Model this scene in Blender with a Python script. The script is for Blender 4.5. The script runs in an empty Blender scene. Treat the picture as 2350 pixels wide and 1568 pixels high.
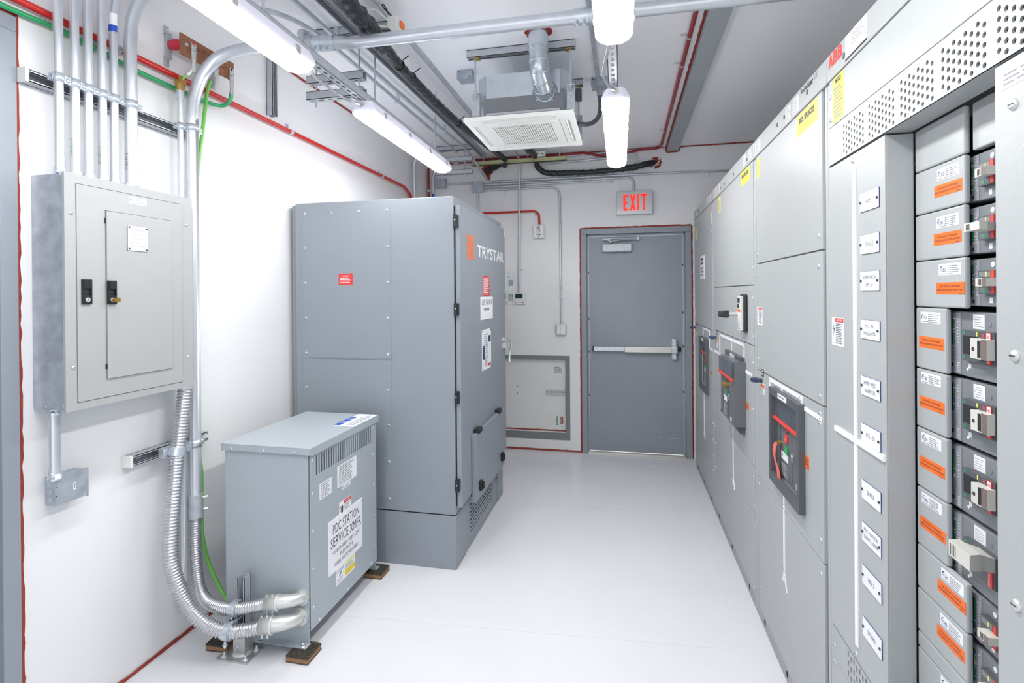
import bpy, bmesh, math, random
from mathutils import Vector, Matrix
from mathutils.geometry import delaunay_2d_cdt
random.seed(7)
PI = math.pi
C = bpy.context.scene.collection

# ---------------------------------------------------------------- camera
CAM = Vector((1.9923, 0.0, 1.5618))
YAW, PITCH, ROLL, FPX = 0.2120, -0.0019, -0.0077, 1189.46
cam = bpy.data.cameras.new('camera')
cam.sensor_width = 36.0
cam.lens = FPX / 2350 * 36.0
cam.shift_y = -(784 - 676.5) / 2350
cam.clip_start = 0.05
camo = bpy.data.objects.new('camera', cam)
C.objects.link(camo)
cy_, sy_, cp_, sp_ = math.cos(YAW), math.sin(YAW), math.cos(PITCH), math.sin(PITCH)
fw = Vector((-sy_ * cp_, cy_ * cp_, sp_)); r0 = Vector((cy_, sy_, 0)); u0 = r0.cross(fw)
rr = r0 * math.cos(ROLL) + u0 * math.sin(ROLL); uu = -r0 * math.sin(ROLL) + u0 * math.cos(ROLL)
camo.matrix_world = Matrix(((rr.x, uu.x, -fw.x, CAM.x), (rr.y, uu.y, -fw.y, CAM.y), (rr.z, uu.z, -fw.z, CAM.z), (0, 0, 0, 1)))
bpy.context.scene.camera = camo

# ---------------------------------------------------------------- world, exposure
LAMP = 33.0
SKY = 1.5    # fill daylight through an unseen opening added in the rear wall
sc = bpy.context.scene
w = bpy.data.worlds.new('world'); sc.world = w; w.use_nodes = True
w.node_tree.nodes['Background'].inputs[0].default_value = (0.93, 0.96, 1.0, 1)
w.node_tree.nodes['Background'].inputs[1].default_value = SKY
sc.view_settings.view_transform = 'Standard'
sc.view_settings.look = 'None'
sc.view_settings.gamma = 1.0
sc.view_settings.exposure = 0.24
sc.cycles.max_bounces = 12
sc.cycles.diffuse_bounces = 9
sc.cycles.glossy_bounces = 4

# ---------------------------------------------------------------- room numbers (metres)
WX = 2.616      # face of the switchgear line
DY = 5.108      # back wall
CZ = 2.94       # ceiling
RX = 3.80       # right wall
BY = -2.2       # wall behind the camera

# ---------------------------------------------------------------- materials
def lin(h):
    if isinstance(h, (int, float)): h = (h, h, h)
    return tuple(((c / 255) / 12.92 if c / 255 <= .04045 else ((c / 255 + .055) / 1.055) ** 2.4) for c in h)
MATS = {}
def mat(name, col, rough=.5, metal=0., bump=0., bscale=200., spec=.5, emit=None, var=0., vscale=8., coat=0., trans=0., alpha=1., stretch=None):
    if name in MATS: return MATS[name]
    m = bpy.data.materials.new(name); m.use_nodes = True
    nt = m.node_tree; b = nt.nodes['Principled BSDF']
    c = lin(col)
    b.inputs['Base Color'].default_value = (*c, 1)
    b.inputs['Roughness'].default_value = rough
    b.inputs['Metallic'].default_value = metal
    b.inputs['Specular IOR Level'].default_value = spec
    if coat: b.inputs['Coat Weight'].default_value = coat; b.inputs['Coat Roughness'].default_value = .12
    if trans: b.inputs['Transmission Weight'].default_value = trans; b.inputs['IOR'].default_value = 1.3
    if alpha < 1: b.inputs['Alpha'].default_value = alpha
    if emit: b.inputs['Emission Color'].default_value = (*lin(emit[0]), 1); b.inputs['Emission Strength'].default_value = emit[1]
    tc = nt.nodes.new('ShaderNodeTexCoord'); mp = nt.nodes.new('ShaderNodeMapping')
    nt.links.new(tc.outputs['Object'], mp.inputs[0])
    if stretch: mp.inputs['Scale'].default_value = stretch
    n2 = nt.nodes.new('ShaderNodeTexNoise'); n2.inputs['Scale'].default_value = vscale; n2.inputs['Detail'].default_value = 4
    nt.links.new(mp.outputs[0], n2.inputs['Vector'])
    v = var if var else .03
    mr = nt.nodes.new('ShaderNodeMapRange'); mr.inputs[1].default_value = .3; mr.inputs[2].default_value = .7
    mr.inputs[3].default_value = 1 - v; mr.inputs[4].default_value = 1 + v
    nt.links.new(n2.outputs[0], mr.inputs[0])
    mx = nt.nodes.new('ShaderNodeVectorMath'); mx.operation = 'SCALE'
    mx.inputs[0].default_value = c
    nt.links.new(mr.outputs[0], mx.inputs['Scale']); nt.links.new(mx.outputs[0], b.inputs['Base Color'])
    if bump:
        n = nt.nodes.new('ShaderNodeTexNoise'); n.inputs['Scale'].default_value = bscale; n.inputs['Detail'].default_value = 2
        bp = nt.nodes.new('ShaderNodeBump'); bp.inputs['Strength'].default_value = bump; bp.inputs['Distance'].default_value = .002
        nt.links.new(mp.outputs[0], n.inputs['Vector']); nt.links.new(n.outputs[0], bp.inputs['Height']); nt.links.new(bp.outputs[0], b.inputs['Normal'])
    MATS[name] = m
    return m
M = lambda n: MATS[n]
mat('wall_paint', (231, 231, 232), .55, bump=.05, bscale=60, var=.01, vscale=2)
mat('ceiling_paint', (250, 250, 252), .6, bump=.05, bscale=60, var=.01, vscale=2)
mat('floor_paint', (221, 222, 226), .24, bump=.06, bscale=9, var=.015, vscale=3)
mat('weld_line', (222, 224, 228), .3)
mat('caulk', (150, 56, 42), .6, bump=.5, bscale=120, var=.15, vscale=40)
mat('gear_grey', (171, 175, 176), .36, bump=.22, bscale=420, var=.012, vscale=3)
mat('gear_body', (158, 162, 163), .45, bump=.2, bscale=420)
mat('gear_cap', (150, 153, 156), .45, bump=.2, bscale=420)
mat('panel_grey', (165, 167, 167), .42, bump=.2, bscale=420, var=.01)
mat('tx_grey', (166, 174, 180), .38, bump=.15, bscale=380, var=.012, vscale=3)
mat('cab_grey', (140, 147, 155), .40, bump=.25, bscale=350, var=.015, vscale=3)
mat('door_grey', (142, 149, 158), .42, bump=.1, bscale=200, var=.02, vscale=5)
mat('beam_grey', (165, 170, 175), .5, var=.04)
mat('access_grey', (125, 127, 129), .5, var=.03)
mat('access_white', (225, 225, 223), .5, var=.02)
mat('galv', (200, 205, 211), .40, metal=.6, var=.10, vscale=25, bump=.08, bscale=60)
mat('galv_dull', (188, 192, 198), .5, metal=.4, var=.10, vscale=40)
mat('galv_box', (176, 184, 193), .42, metal=.5, var=.16, vscale=22)
mat('emt', (212, 216, 222), .32, metal=.65, var=.06, vscale=14, stretch=(1, 1, .2))
mat('zinc', (208, 216, 224), .28, metal=.7, var=.08, vscale=60)
mat('flexmetal', (200, 201, 204), .28, metal=.85, var=.08, vscale=50)
mat('cast', (214, 216, 212), .38, metal=.6, bump=.2, bscale=300, var=.05)
mat('stainless', (200, 198, 194), .34, metal=.7, bump=.1, bscale=200, stretch=(1, 12, 1))
mat('duct', (202, 209, 216), .26, metal=.75, var=.10, vscale=12)
mat('slot_dark', (22, 24, 28), .7)
mat('black', (24, 25, 27), .42)
mat('tape', (40, 42, 47), .33, bump=1.0, bscale=70, var=.35, vscale=60)
mat('hinge_black', (34, 36, 39), .4)
mat('red_pipe', (196, 32, 30), .3, var=.05, coat=.2)
mat('red_dark', (150, 38, 46), .35, var=.08)
mat('green_pipe', (38, 158, 98), .3, coat=.3)
mat('green_cable', (118, 196, 92), .35)
mat('copper', (164, 112, 84), .38, metal=.75, var=.25, vscale=18)
mat('insulator', (190, 36, 60), .4)
mat('brass', (190, 160, 90), .3, metal=.8)
mat('white', (236, 237, 240), .4)
mat('white_plastic', (226, 226, 222), .35)
mat('acwhite', (232, 232, 228), .4)
mat('ac_grey', (120, 122, 126), .6)
mat('mimic', (244, 245, 248), .35)
mat('ink', (52, 54, 60), .5)
mat('ink_soft', (122, 126, 132), .5)
mat('ink_blue', (28, 50, 110), .4)
mat('blue', (40, 84, 190), .4)
mat('orange', (240, 112, 36), .45)
mat('sign_red', (226, 66, 56), .45)
mat('danger_red', (214, 60, 58), .45)
mat('yellow', (236, 226, 92), .5)
mat('yellow_stripe', (228, 200, 40), .5)
mat('exit_red', (250, 50, 40), .4, emit=((250, 40, 30), .8))
mat('exit_body', (188, 190, 194), .35, metal=.5)
mat('brk_dark', (124, 128, 132), .45, bump=.1, bscale=300)
mat('brk_mid', (98, 102, 107), .45)
mat('trip_face', (156, 158, 166), .35)
mat('brk_frame', (84, 88, 93), .42)
mat('brk_black', (40, 42, 46), .4)
mat('clear', (190, 196, 206), .08, trans=.9)
mat('toggle', (206, 204, 196), .4)
mat('toggle_brown', (120, 104, 100), .4)
mat('led_green', (40, 150, 90), .4)
mat('pad_rubber', (74, 68, 60), .75, bump=.4, bscale=90, var=.2, vscale=60)
mat('pad_cork', (150, 112, 78), .8, bump=.5, bscale=200, var=.25, vscale=120)
mat('ribbon', (226, 110, 106), .6, var=.1)
mat('gold_zinc', (196, 196, 150), .35, metal=.7, var=.1, vscale=30)
mat('lcd', (34, 70, 66), .2)
mat('paper', (226, 228, 230), .6)
mat('housing', (206, 204, 216), .45, emit=((225, 222, 240), .30))  # weak emission stands in for lamp light showing through the plastic
def lens_mat():
    m = bpy.data.materials.new('lamp_lens'); m.use_nodes = True
    b = m.node_tree.nodes['Principled BSDF']
    b.inputs['Base Color'].default_value = (.9, .9, .9, 1)
    b.inputs['Emission Color'].default_value = (1, .992, .985, 1)
    b.inputs['Emission Strength'].default_value = LAMP
    MATS['lamp_lens'] = m
lens_mat()

# ---------------------------------------------------------------- faces of the room: a = along, b = height, c = out of the surface
class Face:
    def __init__(s, kind, d): s.k, s.d = kind, d; s.su = -1 if kind == 'R' else 1
    def p(s, a, b, c=0.):
        if s.k == 'R': return (s.d - c, a, b)     # looks towards -x (switchgear side)
        if s.k == 'L': return (s.d + c, a, b)     # looks towards +x (left wall side)
        if s.k == 'B': return (a, s.d - c, b)     # looks towards the camera
        if s.k == 'T': return (a, b, s.d + c)     # top face, a = x, b = y
        if s.k == 'C': return (a, b, s.d - c)     # ceiling, a = x, b = y
    def n(s): return {'R': (-1, 0, 0), 'L': (1, 0, 0), 'B': (0, -1, 0), 'T': (0, 0, 1), 'C': (0, 0, -1)}[s.k]

_txt = {}
def glyphs(s):
    if s in _txt: return _txt[s]
    cu = bpy.data.curves.new('writing', 'FONT'); cu.body = s; cu.resolution_u = 2; cu.align_x = 'LEFT'
    o = bpy.data.objects.new('writing', cu); C.objects.link(o)
    dg = bpy.context.evaluated_depsgraph_get()
    me = o.evaluated_get(dg).to_mesh()
    vs = [tuple(v.co) for v in me.vertices]; fs = [tuple(p.vertices) for p in me.polygons]
    o.evaluated_get(dg).to_mesh_clear()
    bpy.data.objects.remove(o); bpy.data.curves.remove(cu)
    x0 = min(v[0] for v in vs); x1 = max(v[0] for v in vs); y0 = min(v[1] for v in vs); y1 = max(v[1] for v in vs)
    vs = [((v[0] - x0) / (x1 - x0) - .5, (v[1] - y0) / (y1 - y0) - .5) for v in vs]
    _txt[s] = (vs, fs, (x1 - x0) / (y1 - y0))
    return _txt[s]

def resample(pts, step):
    out = [Vector(pts[0])]; acc = 0.
    for i in range(len(pts) - 1):
        a, b = Vector(pts[i]), Vector(pts[i + 1]); L = (b - a).length
        d = step - acc
        while d <= L + 1e-9:
            out.append(a.lerp(b, d / L)); d += step
        acc = L - (d - step)
    return out
def fillet(pts, r, n=8):
    pts = [Vector(p) for p in pts]; out = [pts[0]]
    for i in range(1, len(pts) - 1):
        a, b, c = pts[i - 1], pts[i], pts[i + 1]
        d1, d2 = (a - b), (c - b); l1, l2 = d1.length, d2.length; d1.normalize(); d2.normalize()
        ang = d1.angle(d2)
        if ang > PI - .02: out.append(b); continue
        t = min(r / math.tan(ang / 2), l1 * .49, l2 * .49)
        p, q = b + d1 * t, b + d2 * t
        for k in range(n + 1):
            s = k / n
            out.append(p * (1 - s) ** 2 + b * (2 * s * (1 - s)) + q * s ** 2)
    out.append(pts[-1]); return out
def spline(pts, n=8):
    P = [Vector(p) for p in pts]; P = [P[0] * 2 - P[1]] + P + [P[-1] * 2 - P[-2]]; out = []
    for i in range(1, len(P) - 2):
        a, b, c, d = P[i - 1:i + 3]
        for k in range(n):
            t = k / n
            out.append(.5 * ((2 * b) + (c - a) * t + (2 * a - 5 * b + 4 * c - d) * t * t + (-a + 3 * b - 3 * c + d) * t ** 3))
    out.append(P[-2]); return out

WLOC = {}
class MB:
    def __init__(s): s.v = []; s.f = []; s.m = []; s.fm = []; s.sm = []
    def mi(s, m):
        if m not in s.m: s.m.append(m)
        return s.m.index(m)
    def add(s, vs, fs, m, smooth=False):
        o = len(s.v); k = s.mi(m); s.v += [tuple(v) for v in vs]
        for f in fs: s.f.append(tuple(i + o for i in f)); s.fm.append(k); s.sm.append(smooth)
        return s
    def hexa(s, P, m):
        return s.add(P, [(0, 3, 2, 1), (4, 5, 6, 7), (0, 1, 5, 4), (1, 2, 6, 5), (2, 3, 7, 6), (3, 0, 4, 7)], m)
    def box(s, x0, x1, y0, y1, z0, z1, m):
        return s.hexa([(x0, y0, z0), (x1, y0, z0), (x1, y1, z0), (x0, y1, z0), (x0, y0, z1), (x1, y0, z1), (x1, y1, z1), (x0, y1, z1)], m)
    def fbox(s, F, a0, a1, b0, b1, c0, c1, m):
        return s.hexa([F.p(a0, b0, c0), F.p(a1, b0, c0), F.p(a1, b1, c0), F.p(a0, b1, c0), F.p(a0, b0, c1), F.p(a1, b0, c1), F.p(a1, b1, c1), F.p(a0, b1, c1)], m)
    def fpoly(s, F, pts, c0, c1, m):
        n = len(pts)
        return s.add([F.p(a, b, c0) for a, b in pts] + [F.p(a, b, c1) for a, b in pts],
                     [tuple(range(n))[::-1], tuple(range(n, 2 * n))] + [(i, (i + 1) % n, n + (i + 1) % n, n + i) for i in range(n)], m)
    def prism(s, pts, d, m, smooth=False):
        n = len(pts); d = Vector(d)
        s.add([*map(Vector, pts)] + [Vector(p) + d for p in pts], [tuple(range(n))[::-1], tuple(range(n, 2 * n))], m)
        return s.add([*map(Vector, pts)] + [Vector(p) + d for p in pts], [(i, (i + 1) % n, n + (i + 1) % n, n + i) for i in range(n)], m, smooth)
    def rev(s, base, axis, prof, m, seg=16, smooth=True):   # prof: (distance along axis, radius)
        base = Vector(base); ax = Vector(axis).normalized()
        t = Vector((0, 0, 1)) if abs(ax.z) < .9 else Vector((1, 0, 0)); e1 = ax.cross(t).normalized(); e2 = ax.cross(e1)
        vs = []; fs = []
        for d, r in prof:
            for k in range(seg):
                q = 2 * PI * k / seg; vs.append(base + ax * d + (e1 * math.cos(q) + e2 * math.sin(q)) * max(r, 1e-5))
        for i in range(len(prof) - 1):
            for k in range(seg):
                a, b = i * seg + k, i * seg + (k + 1) % seg; fs.append((a, b, b + seg, a + seg))
        s.add(vs, fs, m, smooth)
        n = len(prof)
        return s.add(vs[:seg] + vs[-seg:], [tuple(range(seg))[::-1], tuple(range(seg, 2 * seg))], m)
    def cyl(s, p0, p1, r, m, seg=16, r2=None):
        p0, p1 = Vector(p0), Vector(p1)
        return s.rev(p0, p1 - p0, [(0, r), ((p1 - p0).length, r if r2 is None else r2)], m, seg)
    def fcyl(s, F, a, b, r, c0, c1, m, seg=12):
        return s.cyl(F.p(a, b, c0), F.p(a, b, c1), r, m, seg)
    def tube(s, pts, r, m, seg=12, rf=None, cap=True):
        P = [Vector(p) for p in pts]; n = len(P)
        T = [(P[min(i + 1, n - 1)] - P[max(i - 1, 0)]).normalized() for i in range(n)]
        t = Vector((0, 0, 1)) if abs(T[0].z) < .9 else Vector((1, 0, 0)); e = T[0].cross(t).normalized()
        vs = []; fs = []
        for i in range(n):
            e = (e - T[i] * e.dot(T[i])).normalized(); g = T[i].cross(e)
            for k in range(seg):
                q = 2 * PI * k / seg; R = r if rf is None else rf(i, k, q)
                vs.append(P[i] + (e * math.cos(q) + g * math.sin(q)) * R)
        for i in range(n - 1):
            for k in range(seg):
                a, b = i * seg + k, i * seg + (k + 1) % seg; fs.append((a, b, b + seg, a + seg))
        s.add(vs, fs, m, True)
        if cap: s.add(vs[:seg] + vs[-seg:], [tuple(range(seg))[::-1], tuple(range(seg, 2 * seg))], m)
        return s
    def corr(s, pts, r, pitch, depth, m, seg=16):
        P = resample(pts, pitch / 4); d = [0, depth * .5, depth, depth * .5]
        return s.tube(P, r, m, seg, rf=lambda i, k, q: r - d[i % 4])
    def text(s, F, t, a, b, w, h, c, m, bold=0.):
        vs, fs, asp = glyphs(t)
        offs = [(0, 0)] if not bold else [(i * bold, j * bold) for i in (-1, -.33, .33, 1) for j in (-1, 0, 1)]
        for k, (dx, dz) in enumerate(offs): s.add([F.p(a + F.su * x * w + dx, b + y * h + dz, c + k * .00002) for x, y in vs], fs, m)
        return s
    def plate(s, F, outer, holes, c0, c1, m):
        """sheet with real holes; outer and holes are 2-D loops on the face"""
        vs = []; es = []
        for L in [outer] + holes:
            o = len(vs); vs += [Vector(p) for p in L]; es += [(o + i, o + (i + 1) % len(L)) for i in range(len(L))]
        ov, oe, of, *_ = delaunay_2d_cdt(vs, es, [], 0, 1e-7)
        def inside(p, L):
            r = False; j = len(L) - 1
            for i in range(len(L)):
                if (L[i][1] > p[1]) != (L[j][1] > p[1]) and p[0] < (L[j][0] - L[i][0]) * (p[1] - L[i][1]) / (L[j][1] - L[i][1]) + L[i][0]: r = not r
                j = i
            return r
        bb = [(min(p[0] for p in L), max(p[0] for p in L), min(p[1] for p in L), max(p[1] for p in L), L) for L in holes]
        keep = []
        for f in of:
            cx = sum(ov[i][0] for i in f) / len(f); cyy = sum(ov[i][1] for i in f) / len(f)
            if not inside((cx, cyy), outer): continue
            if any(x0 < cx < x1 and y0 < cyy < y1 and inside((cx, cyy), L) for x0, x1, y0, y1, L in bb): continue
            keep.append(tuple(f))
        s.add([F.p(v[0], v[1], c1) for v in ov], keep, m)
        s.add([F.p(v[0], v[1], c0) for v in ov], [f[::-1] for f in keep], m)
        for L in [outer] + holes:
            n = len(L)
            s.add([F.p(*p, c0) for p in L] + [F.p(*p, c1) for p in L], [(i, (i + 1) % n, n + (i + 1) % n, n + i) for i in range(n)], m)
        return s
    def lines(s, F, a0, a1, b0, b1, n, c, m, seed=1, fill=.42):
        R = random.Random(seed); lo, hi = min(a0, a1), max(a0, a1); W = hi - lo; st = (b1 - b0) / n
        for i in range(n):
            bb = b1 - (i + .7) * st; x = 0.; end = W * R.uniform(.7, 1.)
            while x < end - W * .05:
                L = min(W * R.uniform(.07, .2), end - x)
                aa = (lo + x) if F.su > 0 else (hi - x)
                a2 = (lo + x + L) if F.su > 0 else (hi - x - L)
                P = [F.p(aa, bb, c), F.p(a2, bb, c), F.p(a2, bb + st * fill, c), F.p(aa, bb + st * fill, c)]
                s.add(P, [(0, 1, 2, 3)], m); x += L + W * .03
        return s
    def build(s, name, parent=None, loc=None, bevel=0., label=None, solid=False):
        L = Vector(loc) if loc is not None else (WLOC[parent.name] if parent is not None else Vector((0, 0, 0)))
        me = bpy.data.meshes.new(name)
        me.from_pydata([tuple(Vector(v) - L) for v in s.v], [], s.f)
        for m in s.m: me.materials.append(MATS[m])
        me.polygons.foreach_set('material_index', s.fm); me.polygons.foreach_set('use_smooth', s.sm)
        bm = bmesh.new(); bm.from_mesh(me); bmesh.ops.recalc_face_normals(bm, faces=bm.faces[:]) if not solid else None
        bm.to_mesh(me); bm.free(); me.update()
        o = bpy.data.objects.new(name, me); C.objects.link(o)
        if parent is not None: o.parent = parent; o.location = L - WLOC[parent.name]
        else: o.location = L
        WLOC[o.name] = L.copy()
        if bevel:
            md = o.modifiers.new('bevel', 'BEVEL'); md.width = bevel; md.segments = 2; md.limit_method = 'ANGLE'; md.angle_limit = .7
        if label: o['label'] = label
        return o
def thing(name, label, cat, loc=(0, 0, 0), group=None, rz=0.):
    o = bpy.data.objects.new(name, None); C.objects.link(o); o.location = loc; o.empty_display_size = .1
    o.rotation_euler = (0, 0, rz)
    WLOC[o.name] = Vector(loc); o['label'] = label; o['category'] = cat
    if group: o['group'] = group
    return o
def tag(o, label, cat, group=None):
    o['label'] = label; o['category'] = cat
    if group: o['group'] = group
    return o
def struct(o): o['kind'] = 'structure'; return o
def dup(root, loc, label=None, rz=None):
    r = root.copy(); C.objects.link(r); r.location = loc; WLOC[r.name] = Vector(loc)
    if label: r['label'] = label
    if rz is not None: r.rotation_euler = (0, 0, rz)
    for ch in list(root.children):
        c = ch.copy(); C.objects.link(c); c.parent = r
        for g in list(ch.children):
            d = g.copy(); C.objects.link(d); d.parent = c
    return r
_inst = {}
def inst(name, key, maker, parent, pos):
    """small repeated part: mesh made once about the origin, copied as an object of its own"""
    if key not in _inst:
        mb = MB(); maker(mb); o = mb.build(name, parent, loc=(0, 0, 0)); _inst[key] = o
    else:
        o = _inst[key].copy(); C.objects.link(o)
    o.name = name; o.parent = parent; o.location = Vector(pos) - WLOC[parent.name]; WLOC[o.name] = Vector(pos)
    return o
def screw(parent, F, a, b, r=.006, m='zinc', c=0., name='screw', h=None):
    h = h or r * .55
    def mk(mb):
        G = Face(F.k, 0)
        n = Vector(G.n()) if True else None
        mb.rev((0, 0, 0), n, [(0, r), (h * .35, r), (h * .8, r * .75), (h, r * .3), (h, 0)], m, 12)
        mb.fbox(G, -r * .6, r * .6, -r * .1, r * .1, h * .85, h * 1.04, 'ink')
    return inst(name, (F.k, r, m, h), mk, parent, F.p(a, b, c))
def bolt(parent, F, a, b, r=.008, c=0., m='zinc', name='bolt'):
    def mk(mb):
        n = Face(F.k, 0).n()
        mb.rev((0, 0, 0), n, [(0, r * 1.7), (r * .3, r * 1.7), (r * .3, 0)], m, 16)
        mb.rev((0, 0, 0), n, [(r * .3, r), (r * 1.2, r), (r * 1.2, 0)], m, 6, False)
        mb.rev((0, 0, 0), n, [(r * 1.2, r * .55), (r * 2, r * .5), (r * 2, 0)], m, 8)
    return inst(name, ('bolt', F.k, r, m), mk, parent, F.p(a, b, c))
def strut(mb, p0, p1, n, wd=.041, h=.041, m='galv_dull', perf=False, t=.0027):
    """slotted C channel from p0 to p1; n = open side; p0 and p1 run along the middle of the closed back"""
    p0, p1, n = Vector(p0), Vector(p1), Vector(n).normalized(); L = (p1 - p0).length; w_ = (p1 - p0).normalized(); s_ = w_.cross(n)
    def bx(s0, s1, n0, n1):
        P = [p0 + s_ * s0 + n * n0, p0 + s_ * s1 + n * n0, p0 + s_ * s1 + n * n1, p0 + s_ * s0 + n * n1]
        mb.hexa(P + [q + w_ * L for q in P], m)
    k = wd / 2
    bx(-k, -k + t, 0, h); bx(k - t, k, 0, h); bx(-k, -k + .0095, h - t, h); bx(k - .0095, k, h - t, h)
    bx(-k + .007, -k + .0095, h - .009, h); bx(k - .0095, k - .007, h - .009, h)
    if perf:
        class G:
            su = 1
            def p(g, a, b, c=0.): return tuple(p0 + w_ * a + s_ * b + n * c)
        hs = []; a = .025
        while a < L - .03:
            lp = []
            for q in range(12):
                an = 2 * PI * q / 12; lp.append((a + math.cos(an) * .007 + (.008 if math.cos(an) > 0 else -.008), math.sin(an) * .007))
            hs.append(lp); a += .0508
        mb.plate(G(), [(0, -k), (L, -k), (L, k), (0, k)], hs, 0, t, m)
    else: bx(-k, k, 0, t)
    return mb
FR, FL, FB, FC, FT0 = Face('R', WX), Face('L', 0.), Face('B', DY), Face('C', CZ), Face('T', 0.)

# ================================================================ THE SETTING
def trim_strip(i, path, nrm, wd, seed, th=.004, two=False, m='caulk'):
    """hand-brushed strip of sealant along a path lying on a surface with normal nrm"""
    R = random.Random(seed); P = resample(path, .03) + [Vector(path[-1])]; nrm = Vector(nrm); mb = MB()
    vs = []; fs = []; n = len(P)
    for k in range(n):
        t = (P[min(k + 1, n - 1)] - P[max(k - 1, 0)]).normalized(); s_ = t.cross(nrm)
        a, b = wd * (.42 + R.uniform(-.1, .16)), wd * (.42 + R.uniform(-.1, .16))
        vs += [P[k] - s_ * a, P[k] - s_ * a * .6 + nrm * th, P[k] + s_ * b * .6 + nrm * th, P[k] + s_ * b]
    for k in range(n - 1):
        for j in range(3): fs.append((k * 4 + j, k * 4 + j + 1, k * 4 + j + 5, k * 4 + j + 4))
    mb.add(vs, fs, m, True)
    return struct(mb.build('trim_%d' % i))
mb = MB(); mb.box(-.15, RX + .15, BY - .15, DY + .15, -.15, 0, 'floor_paint')
struct(mb.build('floor'))
mb = MB(); mb.box(-.15, RX + .15, BY - .15, DY + .15, CZ, CZ + .15, 'ceiling_paint'); struct(mb.build('ceiling'))
# left wall with the opening of the big side door (y .25 .. 1.35)
mb = MB(); mb.box(-.15, 0, BY, .27, 0, CZ, 'wall_paint'); mb.box(-.15, 0, 1.335, DY, 0, CZ, 'wall_paint'); mb.box(-.15, 0, .27, 1.335, 2.49, CZ, 'wall_paint')
struct(mb.build('wall_left'))
# back wall with door opening and the low hatch recess
mb = MB()
mb.box(-.15, .60, DY, DY + .15, 0, CZ, 'wall_paint')
mb.box(.60, 1.43, DY, DY + .15, 0, .185, 'wall_paint'); mb.box(.60, 1.43, DY, DY + .15, .90, CZ, 'wall_paint')
mb.box(1.43, 1.62, DY, DY + .15, 0, CZ, 'wall_paint'); mb.box(1.62, 2.60, DY, DY + .15, 2.16, CZ, 'wall_paint')
mb.box(2.60, RX + .15, DY, DY + .15, 0, CZ, 'wall_paint')
struct(mb.build('wall_back'))
mb = MB(); mb.box(RX, RX + .15, BY, DY, 0, CZ, 'wall_paint'); struct(mb.build('wall_right'))
mb = MB(); mb.box(-.15, .25, BY - .15, BY, 0, CZ, 'wall_paint'); mb.box(3.6, RX + .15, BY - .15, BY, 0, CZ, 'wall_paint'); mb.box(.25, 3.6, BY - .15, BY, 2.75, CZ, 'wall_paint'); struct(mb.build('wall_rear'))  # wide opening is an unseen addition, cut to let fill daylight in

# floor weld lines
for i, (a, b) in enumerate([((.02, 4.955, .0004), (2.6, 4.78, .0004)), ((1.1, 3.76, .0004), (2.52, 3.843, .0004)), ((.66, 2.29, .0004), (2.45, 2.413, .0004)), ((2.50, 4.6, .0004), (2.44, 1.2, .0004))]):
    a, b = Vector(a), Vector(b); d = (b - a).normalized().cross(Vector((0, 0, 1))) * .0025
    mb = MB(); mb.add([a - d, a + d, b + d, b - d], [(0, 1, 2, 3)], 'weld_line'); struct(mb.build('trim_%d' % (20 + i)))
trim_strip(1, [(.004, 1.36, .006), (.004, 5.10, .006)], (1, 0, 0), .020, 1)
trim_strip(2, [(.02, DY - .003, .008), (1.575, DY - .003, .008)], (0, -1, 0), .020, 2)
trim_strip(3, [(1.580, DY - .002, .0), (1.582, DY - .002, 2.194), (2.615, DY - .002, 2.194)], (0, -1, 0), .018, 3)
trim_strip(4, [(2.622, DY - .002, 2.194), (2.622, DY - .002, .0)], (0, -1, 0), .014, 4)
trim_strip(5, [(.001, 1.357, 0), (.001, 1.352, 2.515)], (1, 0, 0), .022, 5)
trim_strip(6, [(.001, 1.35, 2.507), (.001, .25, 2.507)], (1, 0, 0), .016, 6)
trim_strip(7, [(.003, 2.55, CZ - .006), (.003, DY, CZ - .006)], (1, 0, 0), .016, 7)
trim_strip(8, [(2.52, DY - .003, CZ - .006), (RX, DY - .003, CZ - .006)], (0, -1, 0), .014, 8)
trim_strip(9, [(.02, DY - .003, CZ - .006), (2.38, DY - .003, CZ - .006)], (0, -1, 0), .012, 9)
# steel roof beam
mb = MB(); mb.box(2.402, 2.505, 1.6, DY - .001, CZ - .045, CZ, 'beam_grey')
b = struct(mb.build('trim_10', bevel=.003))
trim_strip(11, [(2.397, 1.6, CZ - .003), (2.397, DY, CZ - .003)], (0, 0, -1), .018, 11)
trim_strip(12, [(2.510, 1.6, CZ - .003), (2.510, DY, CZ - .003)], (0, 0, -1), .010, 12)
trim_strip(13, [(2.393, DY - .004, CZ), (2.393, DY - .004, CZ - .052), (2.514, DY - .004, CZ - .052), (2.514, DY - .004, CZ)], (0, -1, 0), .014, 13)

# side door at the left edge of the view (steel frame and leaf)
d2 = bpy.data.objects.new('door_2', None); C.objects.link(d2); d2.location = (0, .8, 0); WLOC['door_2'] = Vector((0, .8, 0)); struct(d2)
mb = MB()
for y0, y1 in ((.25, .30), (1.298, 1.35)): mb.box(-.14, .012, y0, y1, 0, 2.4498, 'door_grey')
mb.box(-.14, .012, .25, 1.35, 2.45, 2.50, 'door_grey')
for y0, y1 in ((.30, .315), (1.283, 1.298)): mb.box(-.14, -.02, y0, y1, 0, 2.45, 'door_grey')
mb.build('door_frame', d2, bevel=.002)
mb = MB(); mb.box(-.075, -.03, .305, 1.293, .006, 2.445, 'door_grey'); mb.build('door_leaf', d2, bevel=.002)

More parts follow.
